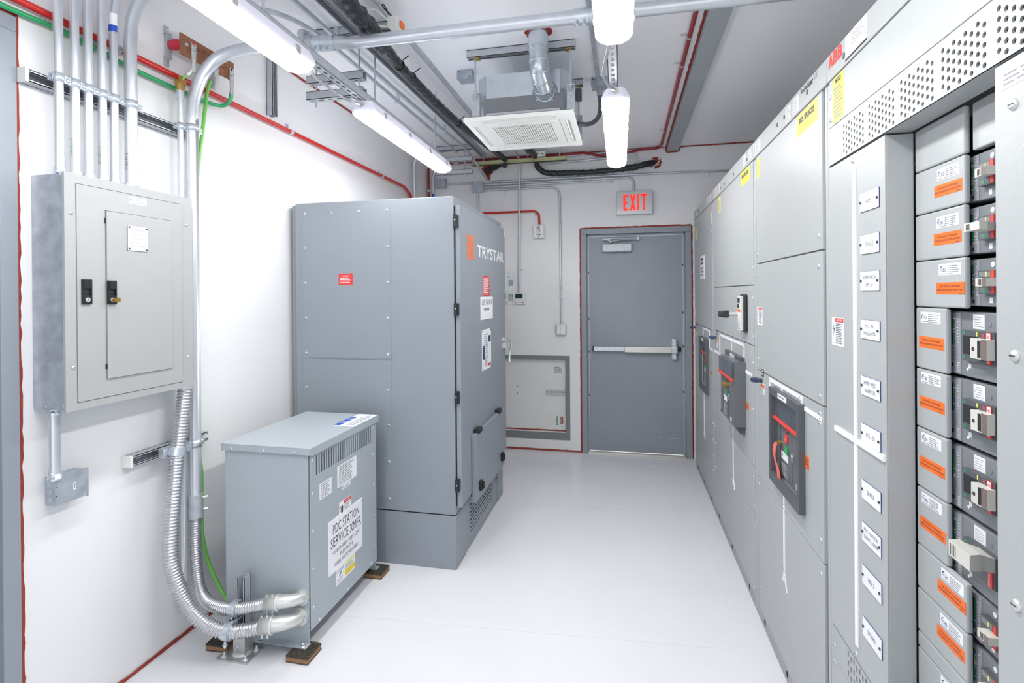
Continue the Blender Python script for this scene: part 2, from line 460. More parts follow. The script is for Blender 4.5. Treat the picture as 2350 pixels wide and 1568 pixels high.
# exit door in the back wall
d1 = bpy.data.objects.new('door_1', None); C.objects.link(d1); d1.location = (2.1, DY, 0); WLOC['door_1'] = Vector((2.1, DY, 0)); struct(d1)
mb = MB()
mb.box(1.588, 1.640, DY - .014, DY + .14, 0, 2.1318, 'door_grey'); mb.box(2.562, 2.615, DY - .014, DY + .14, 0, 2.1318, 'door_grey')
mb.box(1.588, 2.615, DY - .014, DY + .14, 2.132, 2.187, 'door_grey')
mb.box(1.640, 1.656, DY + .02, DY + .14, 0, 2.132, 'door_grey'); mb.box(2.546, 2.562, DY + .02, DY + .14, 0, 2.132, 'door_grey')
mb.box(1.640, 2.562, DY + .02, DY + .14, 2.116, 2.132, 'door_grey')
mb.build('door_frame', d1, bevel=.003)
mb = MB(); mb.box(1.662, 2.540, DY + .026, DY + .07, .022, 2.108, 'door_grey'); leaf = mb.build('door_leaf', d1, bevel=.002)
mb = MB()
for x in (1.657, 2.541): mb.box(x, x + .004, DY + .02, DY + .028, .02, 2.11, 'galv_dull')
mb.box(1.66, 2.54, DY + .02, DY + .028, 2.110, 2.114, 'galv_dull')
for z in (.55, .98, 1.75, 1.30):
    mb.box(1.655, 1.662, DY + .016, DY + .022, z, z + .02, 'black'); mb.box(2.537, 2.544, DY + .016, DY + .022, z + .06, z + .08, 'black')
mb.build('weather_strip', d1)
mb = MB(); mb.box(1.642, 2.560, DY - .04, DY + .12, 0, .010, 'stainless'); mb.box(1.642, 2.56, DY - .01, DY + .02, .010, .016, 'stainless')
for k in range(4): mb.box(1.65, 2.55, DY - .035 + k * .006, DY - .032 + k * .006, .010, .012, 'stainless')
mb.build('threshold', d1, bevel=.001)
FD = Face('B', DY + .026)
mb = MB()
mb.fbox(FD, 1.790, 2.075, 1.955, 2.040, 0, .055, 'galv_dull')
cl = mb.build('door_closer', d1, bevel=.012)
mb = MB()
mb.fbox(FD, 1.80, 1.88, 2.070, 2.088, .02, .034, 'galv_dull'); mb.fcyl(FD, 1.855, 2.075, .014, .015, .06, 'galv_dull'); mb.fcyl(FD, 1.805, 2.078, .010, .01, .045, 'galv_dull')
mb.tube([FD.p(1.855, 2.085, .05), FD.p(2.00, 2.081, .085), FD.p(2.13, 2.082, .05)], .007, 'galv_dull', 8)
mb.tube([FD.p(1.88, 2.06, .05), FD.p(1.98, 2.072, .06), FD.p(2.13, 2.076, .05)], .006, 'galv_dull', 8)
mb.fcyl(FD, 2.13, 2.080, .015, .0, .06, 'galv_dull'); mb.fcyl(FD, 1.87, 2.055, .010, .0, .055, 'galv_dull')
mb.build('closer_arm', d1, bevel=.001)
mb = MB()
mb.fbox(FD, 1.694, 1.706, .997, 1.045, 0, .05, 'black'); mb.fbox(FD, 1.706, 2.00, 1.000, 1.042, .0, .05, 'galv'); mb.fbox(FD, 1.706, 2.00, 1.018, 1.024, .05, .053, 'galv')
mb.fbox(FD, 2.00, 2.44, .993, 1.046, .0, .065, 'stainless')
pb = mb.build('panic_bar', d1, bevel=.003)
mb = MB(); mb.fbox(FD, 2.430, 2.482, .925, 1.125, 0, .048, 'galv'); mb.fbox(FD, 2.425, 2.487, .985, 1.055, .0, .075, 'galv'); mb.fbox(FD, 2.487, 2.52, 1.00, 1.05, .0, .03, 'black')
mb.build('latch_case', pb, bevel=.012)
R = random.Random(3); mb = MB()
for x, z, L in ((2.32, .175, .025), (2.40, .17, .012), (2.425, .169, .02), (2.46, .172, .012), (2.485, .171, .006), (2.505, .170, .006)):
    mb.fbox(FD, x, x + L, z, z + .003, .0002, .0006, 'white')
mb.build('scuff_marks', leaf)
# ================================================================ LEFT WALL
def cbs(mb, F, a0, a1, b0, b1, c, seed=1):
    """white supplier sticker: swoosh, three blue letters, fine print"""
    mb.fbox(F, a0, a1, b0, b1, c, c + .0004, 'white'); c += .0007
    W, H = abs(a1 - a0), b1 - b0; l = a0 if F.su > 0 else a1; s = F.su
    P = []
    for k in range(9):
        q = math.radians(100 + k * 14); P.append((l + s * (W * .17 + W * .12 * math.cos(q)), b0 + H * .52 + H * .30 * math.sin(q)))
    for k in range(8, -1, -1):
        q = math.radians(100 + k * 14); P.append((l + s * (W * .185 + W * .11 * math.cos(q)), b0 + H * .50 + H * .25 * math.sin(q)))
    vs = [F.p(a, b, c) for a, b in P]; mb.add(vs, [(i, i + 1, 16 - i, 17 - i) for i in range(8)], 'ink_blue')
    mb.text(F, 'CBS', l + s * W * .22, b0 + H * .45, W * .22, H * .30, c, 'ink_blue')
    x0, x1 = l + s * W * .40, l + s * W * .96
    mb.lines(F, min(x0, x1), max(x0, x1), b0 + H * .18, b0 + H * .86, 4, c, 'ink_soft', seed)
    x0, x1 = l + s * W * .06, l + s * W * .94
    mb.lines(F, min(x0, x1), max(x0, x1), b0 + H * .04, b0 + H * .18, 1, c, 'ink_soft', seed + 1)
def nameplate(parent, F, a, b, W, H, rows, name='nameplate', ink='ink_soft', screws=2, th=.003):
    mb = MB(); mb.fbox(F, a - W / 2, a + W / 2, b - H / 2, b + H / 2, 0, th * .6, 'ink_blue'); mb.fbox(F, a - W / 2 + .0006, a + W / 2 - .0006, b - H / 2 + .0006, b + H / 2 - .0006, th * .6, th, 'white')
    for t, y, ww, hh in rows: mb.text(F, t, a, b + y * H, ww * W, hh * H, th + .0004, ink)
    S = ([(-.44, -.0), (.44, 0)] if screws == 2 else [(-.43, .43), (.43, .43), (-.43, -.43), (.43, -.43)])
    for x, y in S: mb.fcyl(F, a + x * W, b + y * H, .0035, th, th + .0025, 'ink', 10)
    return mb.build(name, parent)

# --- panelboard
P = thing('electrical_panelboard', 'light grey breaker panelboard with two black latches, on the left wall', 'electrical panel', (0, 1.655, 1.17))
mb = MB(); y0, y1, z0, z1, x1 = 1.396, 1.920, 1.174, 1.984, .140
t = .0015
mb.box(.001, x1, y0 + .002, y1 - .002, z0 + .002, z1 - .002, 'galv_box')
mb.build('back_box', P, bevel=.001)
FP = Face('L', .150)
inner = (1.430, 1.868, 1.196, 1.955)
mb = MB()
iy0, iy1, iz0, iz1 = inner
mb.plate(FP, [(y0 - .003, z0 - .003), (y1 + .003, z0 - .003), (y1 + .003, z1 + .003), (y0 - .003, z1 + .003)], [[(iy0, iz0), (iy1, iz0), (iy1, iz1), (iy0, iz1)]], -.011, -.001, 'panel_grey')
mb.build('trim_cover', P, bevel=.001)
mb = MB()
dy0, dy1, dz0, dz1 = 1.532, 1.814, 1.262, 1.877
mb.plate(FP, [(iy0 + .002, iz0 + .002), (iy1 - .002, iz0 + .002), (iy1 - .002, iz1 - .002), (iy0 + .002, iz1 - .002)], [[(dy0, dz0), (dy1, dz0), (dy1, dz1), (dy0, dz1)]], -.008, .001, 'panel_grey')
mb.fbox(FP, iy0 + .01, iy1 - .01, iz0 + .01, iz1 - .01, -.0095, -.0085, 'slot_dark')
outer = mb.build('outer_door', P, bevel=.0008)
mb = MB()
for k in range(34):
    z = iz0 + .02 + k * .0215; mb.cyl((.1495, iy1 + .001, z), (.1495, iy1 + .001, z + .019), .0028, 'panel_grey', 8)
mb.build('piano_hinge', P)
mb = MB(); mb.fbox(FP, dy0 + .003, dy1 - .002, dz0 + .001, dz1 - .002, -.004, .006, 'panel_grey'); inn = mb.build('inner_door', P, bevel=.0012)
mb = MB()
for z in (1.30, 1.83): mb.fbox(FP, dy0 - .003, dy0 + .003, z, z + .018, 0, .003, 'black')
mb.build('hinge_barrel', P)
def latch(name, parent, a, b, c, key):
    mb = MB(); F = Face('L', .150 + c)
    mb.plate(F, [(a - .017, b - .043), (a + .017, b - .043), (a + .017, b + .043), (a - .017, b + .043)], [[(a - .012, b - .012), (a + .012, b - .012), (a + .012, b + .010), (a - .012, b + .010)]], 0, .006, 'black')
    mb.fbox(F, a - .012, a + .012, b - .012, b + .010, 0, .0015, 'brk_black'); mb.fbox(F, a - .012, a + .012, b - .004, b - .001, 0, .005, 'black')
    mb.fbox(F, a - .013, a + .013, b + .012, b + .040, .006, .008, 'black')
    mb.fcyl(F, a, b - .028, .008, .006, .009, 'cast', 16)
    if key:
        mb.fcyl(F, a, b - .028, .006, .009, .020, 'brass', 12); mb.fbox(F, a - .0012, a + .0012, b - .036, b - .020, .020, .042, 'brass')
    else: mb.fbox(F, a - .0009, a + .0009, b - .032, b - .024, .009, .0096, 'ink')
    return mb.build(name, parent, bevel=.0008)
latch('latch', P, 1.462, 1.580, .001, False)
latch('latch', inn, 1.549, 1.578, .006, True)['label'] = 'black latch with a brass key in it'
nameplate(inn, Face('L', .156), 1.655, 1.785, .084, .096,
          [('HOUSE PANEL', .33, .70, .085), ('208Y/120V 100A', .16, .70, .085), ('FED FROM', -.03, .5, .085), ('PDC STATION', -.20, .66, .085), ('SERVICE XFMR', -.31, .74, .085)], screws=4)
mb = MB(); cbs(mb, Face('L', .151), 1.625, 1.700, 1.918, 1.944, 0); mb.build('label_sticker', outer)
for a, b in ((1.415, 1.85), (1.418, 1.32), (1.893, 1.87), (1.896, 1.30)): screw(P, Face('L', .1495), a, b, .0065)
for a, b in ((.055, 1.975), (.128, 1.978), (.055, 1.186), (.130, 1.19)):
    screw(P, Face('B', 1.398), a, b, .004)

# --- conduits rising to the ceiling
FEED = 'bright steel conduits rising from the panelboard'
def conduit(name, pts, r, label, m='emt', fr=.1, group=None, straps=(), cat='conduit', seg=14, fittings=()):
    pts = [Vector(p) for p in pts]; base = pts[0]
    t = thing(name, label, cat, base, group)
    P_ = fillet(pts, fr, 8) if fr else pts
    mb = MB(); mb.tube(P_, r, m, seg); mb.build('tube', t)
    for f in fittings:
        f = [Vector(q) for q in f]; mb = MB(); d = (f[1] - f[0]).normalized(); L = (f[1] - f[0]).length
        mb.rev(f[0], d, [(0, r * 1.22), (L * .7, r * 1.22), (L * .7, r * 1.35), (L, r * 1.35)], 'zinc', 14)
        side = Vector((1, 0, 0)) if abs(d.x) < .9 else Vector((0, 0, 1))
        if abs(d.z) > .9: side = Vector((.7, -.7, 0))
        mb.cyl(f[0] + d * L * .4, f[0] + d * L * .4 + side.normalized() * r * 1.75, r * .2 + .0015, 'zinc', 8)
        mb.build('fitting', t)
    return t
def wall_strap(t, F, a, b, c, r, vertical=True, name='strut_clamp'):
    """two-piece clamp around a conduit with its bolt ear"""
    mb = MB(); x = Vector(F.p(a, b, c)); ax = Vector((0, 0, 1)) if vertical else (Vector((1, 0, 0)) if F.k == 'B' else Vector((0, 1, 0)))
    n = Vector(F.n()); s = ax.cross(n)
    mb.rev(x - ax * .016, ax, [(0, r), (0, r + .0022), (.032, r + .0022), (.032, r)], 'zinc', 18)
    e = s if s.y > 0 or s.x > 0 else -s
    for k in (0, 1):
        p = x + e * (r + .002) - ax * .013 + n * (.004 + k * -.008)
        mb.hexa([p, p + e * .022, p + e * .022 + n * .002, p + n * .002] + [q + ax * .026 for q in (p, p + e * .022, p + e * .022 + n * .002, p + n * .002)], 'zinc')
    q = x + e * (r + .013)
    mb.rev(q - n * .01, n, [(0, .0045), (.006, .0045), (.016, .008), (.019, .008), (.021, .004), (.021, 0)], 'zinc', 12)
    mb.cyl(q - n * .006, q - n * .006 + e * .022 - n * .002, .0028, 'zinc', 8)
    p2 = x - n * (r + .002)
    mb.hexa([p2 - s * .02 - ax * .013, p2 + s * .02 - ax * .013, p2 + s * .02 + ax * .013, p2 - s * .02 + ax * .013] + [q - n * .006 for q in (p2 - s * .02 - ax * .013, p2 + s * .02 - ax * .013, p2 + s * .02 + ax * .013, p2 - s * .02 + ax * .013)], 'zinc')
    return mb.build(name, t)
which = ['leftmost upright conduit above the panelboard, nearest the side door', 'second upright conduit from the left above the panelboard, with faint green print',
         'third upright conduit from the left above the panelboard', 'fourth upright conduit from the left above the panelboard',
         'fifth upright conduit above the panelboard, wearing a white and blue sticker', 'thickest upright conduit above the panelboard, sweeping right at its top']
ys = [1.439, 1.494, 1.542, 1.595, 1.641, 1.706]; rs = [.0145, .0145, .0145, .0145, .0145, .0225]
for i, (y, r) in enumerate(zip(ys, rs)):
    x = .068 if i < 5 else .074
    if i < 4: pts = [(x, y, 1.975), (x, y, CZ)]
    elif i == 4: pts = [(x, y, 1.975)] + spline([(x, y, 2.63), (x, y + .012, 2.71), (x + .005, y + .05, 2.79), (x + .01, y + .12, 2.87), (x + .02, y + .20, 2.915)], 5)
    else: pts = [(x, y, 1.975)] + spline([(x, y, 2.58), (x, y + .012, 2.68), (x + .005, y + .050, 2.78), (x + .01, y + .13, 2.865), (x + .02, y + .25, 2.912)], 5)
    t = conduit('conduit', pts, r, which[i], fr=0, group=FEED, fittings=[((x, y, 2.012), (x, y, 1.976))])
    wall_strap(t, Face('L', 0), y, 2.328 - (y - 1.44) * .0, x, r)
    if i in (1, 3, 5):
        mb = MB(); mb.lines(Face('B', y), x - r * .3, x + r * .5, 2.06, 2.13, 12, r + .0006, 'led_green' if i < 5 else 'ink', i, .3); mb.build('printed_marking', t)
    if i == 4:
        mb = MB(); q = []
        for z in (2.60, 2.655): q += [Vector((x, y, z))]
        for a_, m_, lo, hi in ((0, 'white', 2.61, 2.655), (0, 'blue', 2.585, 2.61)):
            vs = []
            for k in range(7):
                an = math.radians(-120 + k * 22); vs += [(x + math.cos(an) * (r + .0008), y + math.sin(an) * (r + .0008), lo), (x + math.cos(an) * (r + .0008), y + math.sin(an) * (r + .0008), hi)]
            mb.add(vs, [(2 * k, 2 * k + 2, 2 * k + 3, 2 * k + 1) for k in range(6)], m_)
        mb.build('label_sticker', t)
# strut rails on the wall
mb = MB(); strut(mb, (.001, 1.36, 2.310), (.001, 2.06, 2.310), (1, 0, 0), h=.041); mb.box(.001, .046, 1.352, 1.362, 2.286, 2.334, 'white_plastic')
tag(mb.build('strut_channel', loc=(.001, 1.36, 2.31)), 'galvanized wall channel clamping the row of upright conduits above the panelboard', 'strut channel')
mb = MB(); strut(mb, (.001, 1.725, .893), (.001, 2.12, .893), (1, 0, 0)); mb.box(.001, .045, 1.716, 1.727, .870, .916, 'white_plastic')
mb.fcyl(Face('L', 0), 1.78, .893, .012, .003, .012, 'zinc', 6)
tag(mb.build('strut_channel', loc=(.001, 1.725, .893)), 'short low wall channel with a white end cap, below the panelboard', 'strut channel')
mb = MB(); strut(mb, (.001, 2.63, 2.595), (.001, 2.63, CZ - .02), (1, 0, 0))
tag(mb.build('strut_channel', loc=(.001, 2.63, 2.6)), 'short upright channel high on the left wall behind the near lamp', 'strut channel')

# thin conduit carrying the ground wire, big conduit turning over to cross the room, flexible tails
t = conduit('conduit', [(.064, 1.952, .20), (.064, 1.952, 2.48)], .012, 'thin upright conduit ending in a brass bushing under the copper bar', fr=0)
mb = MB(); mb.cyl((.064, 1.952, 2.44), (.064, 1.952, 2.478), .0165, 'emt', 14); mb.cyl((.064, 1.952, 2.478), (.064, 1.952, 2.505), .0185, 'brass', 14); mb.box(.05, .085, 1.935, 1.965, 2.505, 2.525, 'brass'); mb.cyl((.064, 1.952, 2.525), (.064, 1.952, 2.545), .006, 'brass', 8)
mb.build('ground_bushing', t); wall_strap(t, Face('L', 0), 1.952, 2.32, .064, .012); wall_strap(t, Face('L', 0), 1.952, .893, .064, .012)
XB, YB = .078, 2.000
pts = [(XB, YB, .62), (XB, YB, 2.36), (XB + .05, YB + .05, 2.68), (.50, 2.10, 2.700), (.85, 2.14, 2.700), (2.61, 2.155, 2.700), (RX, 2.15, 2.70)]
BIG = thing('conduit', 'large conduit rising beside the panelboard and crossing under the ceiling', 'conduit', pts[0])
pp = [Vector(p) for p in pts[:2]] + spline([(XB, YB, 2.36), (XB + .004, YB + .012, 2.47), (XB + .035, YB + .03, 2.58), (XB + .10, YB + .055, 2.66), (XB + .22, YB + .075, 2.695), (.50, 2.09, 2.70)], 6) + [Vector(p) for p in pts[4:]]
mb = MB(); mb.tube(pp, .0275, 'emt', 20); mb.build('tube', BIG)
for y, z in ((None, 2.325), (None, .893)): wall_strap(BIG, Face('L', 0), YB, z, XB, .0275)
mb = MB(); mb.cyl((.625, 2.108, 2.70), (.725, 2.122, 2.70), .033, 'zinc', 18); mb.cyl((.66, 2.11, 2.70), (.664, 2.111, 2.70), .035, 'zinc', 18)
for k in range(3): mb.cyl((.65 + k * .028, 2.085 + k * .004, 2.668), (.65 + k * .028, 2.07 + k * .004, 2.650), .006, 'zinc', 8)
mb.build('coupling', BIG)
mb = MB(); mb.cyl((1.80, 2.15, 2.70), (1.86, 2.15, 2.70), .033, 'zinc', 18)
for k in range(2): mb.cyl((1.815 + k * .028, 2.13, 2.672), (1.815 + k * .028, 2.12, 2.652), .006, 'zinc', 8)
mb.build('coupling', BIG)
mb = MB(); mb.cyl((.60, 2.10, 2.70), (.625, 2.106, 2.70), .035, 'galv_dull', 18); mb.cyl((.585, 2.085, 2.735), (.585, 2.10, 2.745), .022, 'galv_dull', 14); mb.box(.578, .604, 2.07, 2.13, 2.69, 2.75, 'galv_dull')
mb.build('beam_clamp', BIG, bevel=.002)
mb = MB(); mb.cyl((XB, YB, .66), (XB, YB, .575), .0315, 'galv_dull', 18); mb.cyl((XB, YB, .60), (XB, YB, .555), .034, 'galv_dull', 18)
for z in (.585, .64): mb.cyl((XB + .02, YB + .02, z), (XB + .036, YB + .036, z), .006, 'zinc', 8)
mb.build('coupling', BIG)
# flexible conduits to the transformer
FX = 'corrugated flexible conduits entering the transformer'
pts = [(.115, 1.915, 1.172), (.113, 1.908, 1.10), (.11, 1.888, .95), (.112, 1.870, .86), (.116, 1.848, .70), (.118, 1.832, .56), (.124, 1.826, .45), (.145, 1.836, .345), (.18, 1.850, .255), (.235, 1.855, .198), (.30, 1.866, .160), (.36, 1.885, .143), (.43, 1.91, .145), (.497, 1.933, .156)]
t = thing('flexible_conduit', 'thick corrugated metal hose from the panelboard to the lower transformer elbow', 'flexible conduit', (.49, 1.93, .15), FX)
mb = MB(); mb.corr(spline(pts, 10), .0312, .0132, .0075, 'flexmetal', 18); mb.build('hose', t)
mb = MB(); mb.cyl((.115, 1.916, 1.20), (.115, 1.914, 1.160), .032, 'cast', 18); mb.build('coupling', t)
mb = MB(); mb.cyl((.110, 1.874, .878), (.110, 1.882, .912), .034, 'zinc', 18); mb.box(.06, .085, 1.83, 1.92, .875, .915, 'zinc'); mb.box(.10, .12, 1.905, 1.94, .88, .91, 'zinc'); mb.build('strut_clamp', t)
def elbow(t, p, end, r, z2):
    mb = MB(); p = Vector(p); e = Vector(end); d = (e - p)
    a = p - Vector((.040, .0, .010)) ; ctr = [p, p + Vector((.028, .008, .003)), p + Vector((.056, .018, .004)), p + Vector((.077, .036, .001)), p + Vector((.086, .058, -.003)), Vector((p.x + .088, 2.028, p.z - .005))]
    mb.tube(spline(ctr, 6), r * 1.12, 'cast', 18, rf=lambda i, k, q: r * (1.16 - .010 * min(i, 20)))
    q = Vector((p.x + .088, 2.03, p.z - .005)); mb.cyl(q, q - Vector((0, .012, 0)), r * 1.35, 'cast', 18)
    mb.cyl(q + Vector((r * 1.2, -.004, 0)), q + Vector((r * 1.2, -.022, 0)), .006, 'zinc', 8)
    mb.build('elbow_fitting', t)
    mb = MB(); dr = Vector((.98, .18, .08)).normalized()
    mb.rev(p - dr * .035, dr, [(0, r * 1.08), (0, r * 1.24), (.045, r * 1.24), (.05, r * 1.34), (.058, r * 1.34), (.058, r * 1.1)], 'cast', 20)
    for k in range(2):
        c = p - dr * (.028 - k * .024); mb.cyl(c + Vector((0, -.004, -r * 1.2)), c + Vector((0, -.004, -r * 1.2 - .016)), .0065, 'zinc', 10)
        mb.cyl(c + Vector((0, -.006, r * 1.15)), c + Vector((0, -.006, r * 1.15 + .010)), .004, 'cast', 8)
    mb.build('clamp_collar', t)
elbow(t, (.505, 1.937, .158), (.59, 2.03, .18), .030, 0)
pts = [(XB, YB, .575), (XB, YB, .50), (.080, 1.998, .40), (.094, 1.992, .31), (.125, 1.975, .242), (.18, 1.950, .212), (.25, 1.935, .206), (.33, 1.928, .210), (.40, 1.935, .220), (.47, 1.950, .234), (.508, 1.957, .240)]
t = thing('flexible_conduit', 'thinner corrugated metal hose from the wall conduit to the upper transformer elbow', 'flexible conduit', (.5, 1.96, .2), FX)
mb = MB(); mb.corr(spline(pts, 10), .0272, .0105, .006, 'flexmetal', 18); mb.build('hose', t)
elbow(t, (.514, 1.958, .241), (.60, 2.03, .23), .0255, 0)
# green ground cable down the wall
t = thing('ground_cable', 'light green ground cable dropping from the copper bar down the wall', 'cable', (.03, 2.1, 0))
mb = MB(); mb.tube(spline([(.060, 2.134, 2.60), (.045, 2.128, 2.54), (.036, 2.108, 2.35), (.028, 2.082, 2.12), (.022, 2.066, 1.80), (.02, 2.060, 1.50), (.02, 2.068, 1.10), (.02, 2.080, .86), (.02, 2.100, .72), (.02, 2.098, .52), (.025, 2.105, .38), (.05, 2.118, .26), (.10, 2.125, .16), (.16, 2.10, .12)], 8), .0085, 'green_cable', 12)
mb.build('cable_jacket', t)
mb = MB()
for y, z in ((2.066, 1.85), (2.063, 1.62), (2.099, .63)): mb.cyl((.012, y, z - .006), (.012, y, z + .006), .014, 'zinc', 10); mb.box(.0, .012, y - .018, y + .018, z - .008, z + .008, 'zinc')
mb.build('cable_clip', t)
# copper grounding bar
t = thing('ground_busbar', 'drilled copper grounding bar on red stand-offs, high on the left wall', 'ground bar', (.09, 2.08, 2.62))
FU = Face('L', .088)
holes = []
for k in range(5):
    for j in (0, 1):
        a, b = 1.972 + .028 * k + .012 * j, 2.690 - j * .020 - (k % 2) * .0
        holes.append([(a + math.cos(q * PI / 4) * .0032, b + math.sin(q * PI / 4) * .0032) for q in range(8)])
for k in range(3):
    a = 2.10 + .035 * k; holes.append([(a + math.cos(q * PI / 4) * .0032, 2.672 + math.sin(q * PI / 4) * .0032) for q in range(8)])
mb = MB(); mb.plate(FU, [(1.926, 2.632), (2.245, 2.632), (2.245, 2.724), (1.926, 2.724)], holes, 0, .007, 'copper'); mb.build('copper_bar', t)
for y in (1.945, 2.215):
    mb = MB(); mb.rev((.022, y, 2.682), (1, 0, 0), [(0, .016), (.006, .021), (.030, .024), (.052, .020), (.066, .014)], 'insulator', 20); mb.build('insulator', t)
    mb = MB()
    yy = y - .002
    mb.box(.014, .020, yy - .014, yy + .014, 2.625, 2.735, 'galv_dull')
    for z0, z1 in ((2.590, 2.628), (2.732, 2.770)): mb.box(.0, .004, yy - .014, yy + .014, z0, z1, 'galv_dull'); mb.cyl((.004, yy, (z0 + z1) / 2), (.010, yy, (z0 + z1) / 2), .008, 'zinc', 6)
    mb.box(.0, .020, yy - .014, yy + .014, 2.622, 2.628, 'galv_dull'); mb.box(.0, .020, yy - .014, yy + .014, 2.732, 2.738, 'galv_dull')
    mb.build('mounting_bracket', t, bevel=.001)
    mb = MB(); mb.cyl((.095, y + .01, 2.682), (.101, y + .01, 2.682), .008, 'zinc', 6); mb.build('bolt', t)
for y, z in ((1.993, 2.675), (2.125, 2.648), (2.225, 2.660)):
    mb = MB(); mb.box(.096, .101, y - .012, y + .012, z - .045, z + .030, 'cast'); mb.cyl((.100, y, z - .045), (.098, y, z - .10), .009, 'cast', 12)
    for dz in (-.012, .014): mb.cyl((.101, y, z + dz), (.108, y, z + dz), .008, 'zinc', 6)
    if y < 2.2: mb.box(.1012, .1018, y - .011, y + .008, z + .022, z + .030, 'sign_red')
    mb.build('cable_lug', t, bevel=.001)
t = tag(MB().tube(spline([(.098, 1.993, 2.60), (.092, 1.988, 2.575), (.075, 1.962, 2.54), (.066, 1.953, 2.505)], 6), .0055, 'green_cable', 8).tube(spline([(.096, 1.991, 2.590), (.090, 1.985, 2.572), (.083, 1.972, 2.556)], 5), .0062, 'white', 8).build('bonding_wire'), 'short green and white wire joining the copper bar to the brass bushing', 'wire')
t = thing('ground_conductor', 'dark green insulated conductor running along the wall and curling up to the copper bar', 'cable', (.03, 1.3, 2.5))
mb = MB(); mb.tube(spline([(.022, BY + .05, 2.51), (.022, .2, 2.51), (.022, 1.2, 2.512), (.022, 1.45, 2.520), (.022, 1.60, 2.515), (.024, 1.75, 2.500), (.026, 1.98, 2.497), (.034, 2.08, 2.496), (.05, 2.17, 2.495), (.07, 2.215, 2.508), (.088, 2.228, 2.54), (.096, 2.226, 2.57)], 8), .0095, 'green_pipe', 12); mb.build('cable_jacket', t)
mb = MB(); mb.box(0, .03, 1.612, 1.624, 2.52, 2.56, 'galv_dull'); mb.cyl((.02, 1.618, 2.515), (.02, 1.618, 2.50), .012, 'zinc', 10); mb.build('cable_clip', t)
# red conduit along the wall
t = thing('fire_alarm_conduit', 'long red conduit running along the upper left wall', 'conduit', (.03, 1.4, 2.55))
mb = MB(); mb.tube(fillet([(.030, BY + .05, 2.552), (.030, 4.45, 2.552), (.030, 4.61, 2.50), (.030, 4.63, 2.15)], .09), .0130, 'red_pipe', 14); mb.build('tube', t)
for y in (1.69, 2.79, 4.0, .3):
    mb = MB(); mb.cyl((.030, y - .012, 2.552), (.030, y + .012, 2.552), .0150, 'zinc', 14); mb.box(.0, .006, y - .010, y + .010, 2.552, 2.60, 'zinc'); mb.cyl((.006, y, 2.585), (.010, y, 2.585), .006, 'zinc', 6); mb.build('pipe_strap', t)
# conduit beside the tall cabinet end of the wall
t = conduit('conduit', [(.05, 4.64, 2.0), (.05, 4.64, 2.82), (.14, 4.62, 2.92)], .019, 'bright upright conduit on the left wall behind the tall cabinet', fr=.06)
mb = MB(); t = thing('fire_alarm_conduit', 'dark red conduit dropping in the far left corner', 'conduit', (.03, 5.06, 2.1))
mb.tube(fillet([(.03, 5.06, 2.0), (.03, 5.06, 2.86)], .05), .012, 'red_dark', 12); mb.cyl((.03, 5.06, 2.62), (.03, 5.06, 2.64), .0145, 'zinc', 12); mb.build('tube', t)
t = conduit('conduit', [(.075, 5.07, 2.0), (.075, 5.07, 2.78), (.12, 5.07, 2.86)], .013, 'grey upright conduit beside the red one in the far corner', fr=.04)
mb = MB(); mb.cyl((.075, 5.07, 2.56), (.075, 5.07, 2.60), .0138, 'blue', 12); mb.build('tape_band', t)

# junction box below the panelboard
t = conduit('conduit', [(.055, 1.425, .925), (.055, 1.425, 1.176)], .0165, 'short conduit between the panelboard and the box under it', fr=0, fittings=[((.055, 1.425, .958), (.055, 1.425, .928)), ((.055, 1.425, 1.15), (.055, 1.425, 1.174))])
t = thing('junction_box', 'rectangular galvanized junction box on the left wall below the panelboard', 'junction box', (0, 1.48, .88))
FJ = Face('L', .052); mb = MB(); mb.box(0, .05, 1.432, 1.535, .830, .930, 'galv_box'); 
for z in (.852, .880, .908): mb.fcyl(Face('B', 1.432), .025, z, .010, .0, .0008, 'galv_dull', 16)
mb.cyl((.025, 1.49, .930), (.025, 1.49, .931), .013, 'galv_dull', 16)
mb.build('box_body', t, bevel=.0015)
mb = MB(); mb.fpoly(FJ, [(1.428, .832), (1.532, .832), (1.532, .828), (1.543, .828), (1.543, .930), (1.538, .934), (1.428, .932)], -.002, 0, 'galv_box'); mb.fcyl(FJ, 1.441, .924, .005, 0, .001, 'slot_dark'); mb.fcyl(FJ, 1.529, .837, .005, 0, .001, 'cast')
for z in (.866, .896): mb.fcyl(FJ, 1.432, z, .0018, 0, .001, 'slot_dark', 8)
cv = mb.build('cover', t)
mb = MB(); mb.fbox(FJ, 1.488, 1.498, .868, .894, 0, .0006, 'white'); mb.lines(FJ, 1.4895, 1.4965, .871, .890, 4, .001, 'ink', 5, .6); mb.build('label_sticker', cv)

# ================================================================ TRANSFORMER
T = thing('transformer', 'low grey floor transformer with a vented right side and white sign', 'transformer', (.43, 2.34, .03))
X0, X1, Y0, Y1, Z0, Z1 = .212, .638, 2.030, 2.655, .088, .862
FTf, FTr = Face('B', Y0), Face('L', X1)
mb = MB(); mb.box(X0, X1 - .004, Y0, Y1, Z0 + .022, Z1, 'tx_grey'); mb.build('body', T, bevel=.002)
holes = [[(a - .0045, .757), (a + .0045, .757), (a + .0045, .843), (a - .0045, .843)] for a in [2.084 + k * (.506 / 25) for k in range(26)]]
mb = MB(); mb.plate(FTr, [(Y0 + .004, Z0), (Y1 - .004, Z0), (Y1 - .004, Z1 - .008), (Y0 + .004, Z1 - .008)], holes, .001, .004, 'tx_grey')
mb.fbox(FTr, 2.075, 2.60, .75, .85, -.003, .0004, 'slot_dark')
side = mb.build('vented_side_panel', T)
